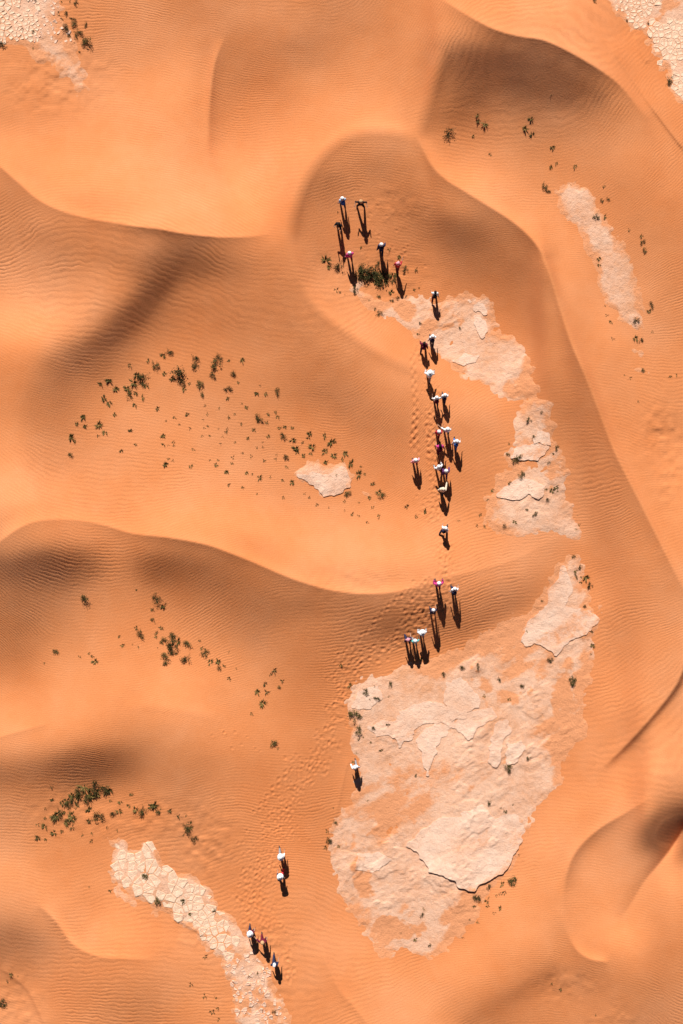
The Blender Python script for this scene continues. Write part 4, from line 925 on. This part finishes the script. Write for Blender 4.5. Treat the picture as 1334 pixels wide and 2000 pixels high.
# head x, head y, facing (degrees from the top of the picture, anticlockwise), pose, top, garment, trousers, headwear, its colour, backpack, label
PEOPLE = [
 (669,391,10,'short_step',LBL,'shirt',NAV,'hat',WHT,BLU,'person in white hat and light blue shirt, topmost on the left'),
 (705,396,180,'akimbo',BLK,'shirt',BLK,'hat',TAN,None,'person in black with tan hat, hands on hips, topmost on the right'),
 (662,438,150,'photographing',BLK,'shirt',GRY,'hair',BLK,None,'person in dark clothes raising both arms, below the topmost pair'),
 (683,497,10,'short_step',MAG,'jacket',MAR,'hat',WHT,None,'person in magenta top and white hat, left of the hedge'),
 (745,481,0,'stride',NAV,'jacket',NAV,'hat',WHT,NAV,'person in navy with white hat, just above the hedge'),
 (777,517,-20,'reach_forward',RED,'shirt',MAR,'scarf',PNK,None,'person in red with pink headscarf stretching an arm, right of the hedge'),
 (850,574,-8,'stride_other',WHT,'shirt',MAR,'hair',BLK,BLK,'person in white with dark pack, alone at the winding pan top'),
 (845,660,5,'stride',WHT,'shirt',NAV,'hat',WHT,NAV,'person in white hat with navy pack, right of a pair on the winding pan'),
 (828,674,0,'stride_other',MAR,'jacket',NAV,'hair',BLK,MAR,'person in maroon with dark hair, left of a pair on the winding pan'),
 (839,732,0,'straps',WHT,'jacket',GRY,'wide',WHT,None,'person all in white with wide white hat, alone below the maroon walker'),
 (853,780,8,'straps',WHT,'shirt',NAV,'hat',WHT,MAR,'person in white with maroon pack, left of a pair in mid trail'),
 (869,774,-5,'stride',WHT,'shirt',NAV,'hat',WHT,NAV,'person in white with navy pack, right of a pair in mid trail'),
 (857,845,-10,'reach_forward',RED,'shirt',MAR,'hat',WHT,None,'person in red with white hat raising an arm, in mid trail'),
 (874,840,0,'reach_left',WHT,'shirt',NAV,'hat',WHT,None,'person in white reaching an arm left to the red walker'),
 (892,864,-15,'stride',WHT,'shirt',BLU,'hat',WHT,BLU,'person in white with blue pack, rightmost in mid trail'),
 (860,873,0,'stride_other',MAG,'shirt',MAR,'hair',BLK,MAR,'person in magenta and maroon with dark hair, just below the red walker'),
 (812,900,10,'short_step',PNK,'jacket',MAR,'hat',WHT,None,'person in pink with white hat, alone left of the trail'),
 (858,914,20,'straps',WHT,'jacket',MAR,'hat',WHT,None,'person in loose white jacket, left of a pair in lower mid trail'),
 (871,922,0,'stride',PUR,'jacket',PUR,'hat',WHT,None,'person in purple with white hat, right of a pair in lower mid trail'),
 (865,957,-10,'reach_forward',CRM,'jacket',NAV,'hat',CRM,None,'person in cream top with one arm forward, below the purple walker'),
 (869,1034,-25,'stride_other',WHT,'shirt',NAV,'hat',WHT,NAV,'person in white and navy, alone above the dune crest'),
 (857,1142,0,'straps',MAG,'jacket',MAR,'hat',WHT,None,'person in magenta with white hat, elbows out, on the dune crest'),
 (888,1155,0,'climb',WHT,'shirt',NAV,'hat',WHT,NAV,'person in white with navy pack, rightmost below the dune crest'),
 (847,1196,10,'climb',NAV,'shirt',NAV,'hat',WHT,None,'person in navy with white hat climbing among the footprints'),
 (825,1238,0,'straps',WHT,'jacket',GRY,'wide',WHT,None,'person in white with wide hat, right of three above the large pan'),
 (797,1250,5,'stride',NAV,'shirt',NAV,'scarf',PNK,None,'person in navy with pink headscarf, left of three above the large pan'),
 (811,1254,0,'straps',TEA,'shirt',GRY,'hat',WHT,None,'person in teal with white hat, middle of three above the large pan'),
 (694,1500,15,'stride_other',WHT,'jacket',GRY,'hat',WHT,None,'person in white walking alone on the left edge of the large pan'),
 (549,1674,10,'stride',WHT,'shirt',GRY,'wide',WHT,None,'person under wide white hat, upper of a pair at bottom centre'),
 (547,1714,-10,'stride_other',NAV,'shirt',RED,'wide',WHT,None,'person in navy under wide white hat, lower of a pair at bottom centre'),
 (489,1823,0,'short_step',MAR,'shirt',NAV,'wide',WHT,None,'person in wide white hat, leftmost of the three lowest walkers'),
 (513,1840,0,'reach_left',MAR,'shirt',MAR,'hat',TAN,None,'person in maroon with tan hat, middle of the three lowest walkers'),
 (536,1885,-5,'stride',NAV,'shirt',NAV,'cap',WHT,None,'person in navy with white cap, rightmost of the three lowest walkers'),
]
for i, (hx, hy, face, pose, top, gar, trs, hw, hcol, pack, lab) in enumerate(PEOPLE):
    fx = CX + (hx - CX) * (1 - 1.35 / HCAM); fy = CY + (hy - CY) * (1 - 1.35 / HCAM)
    z = nearest_pan_top(fx, fy); X, Y, Z = world(fx, fy, z); M = person_meshes(pose)
    o = obj('person', None); o.location = (float(X), float(Y), float(Z) - .012); o.rotation_euler = (0, 0, rad_(face + random.uniform(-8, 8))); o.scale = (random.uniform(1.10, 1.22),) * 2 + (random.uniform(.96, 1.06),)
    tag(o, lab, 'person', 'people walking in file across the dunes')
    def put(name, me, *mats_):
        c = obj(name, me, o)
        for k_, m_ in enumerate(mats_): c.material_slots[k_].link = 'OBJECT'; c.material_slots[k_].material = m_
        return c
    put('body', M['body'], SKIN, DARK); put(gar, M[gar], cloth(top)); put('trousers', M['trousers'], cloth(trs))
    for sm in M['shoes']: put('shoe', sm, SHOE)
    put('hair', M['hair'], HAIR)
    if hw == 'scarf': put('headscarf', M['scarf'], cloth(hcol))
    elif hw != 'hair':
        h_ = put('sun_hat' if hw != 'cap' else 'cap', {'hat': SUNHAT, 'wide': WIDEHAT, 'cap': CAP}[hw], cloth(hcol)); h_.location = M['head_at'][0]; h_.rotation_euler = (M['head_at'][1] + random.uniform(-.1, .1), random.uniform(-.1, .1), random.uniform(-.3, .3) if hw != 'cap' else 0)
    if pack: b_ = put('backpack', PACK, cloth(pack)); b_.location = M['back_at'][0]; b_.rotation_euler = (M['back_at'][1], 0, 0)
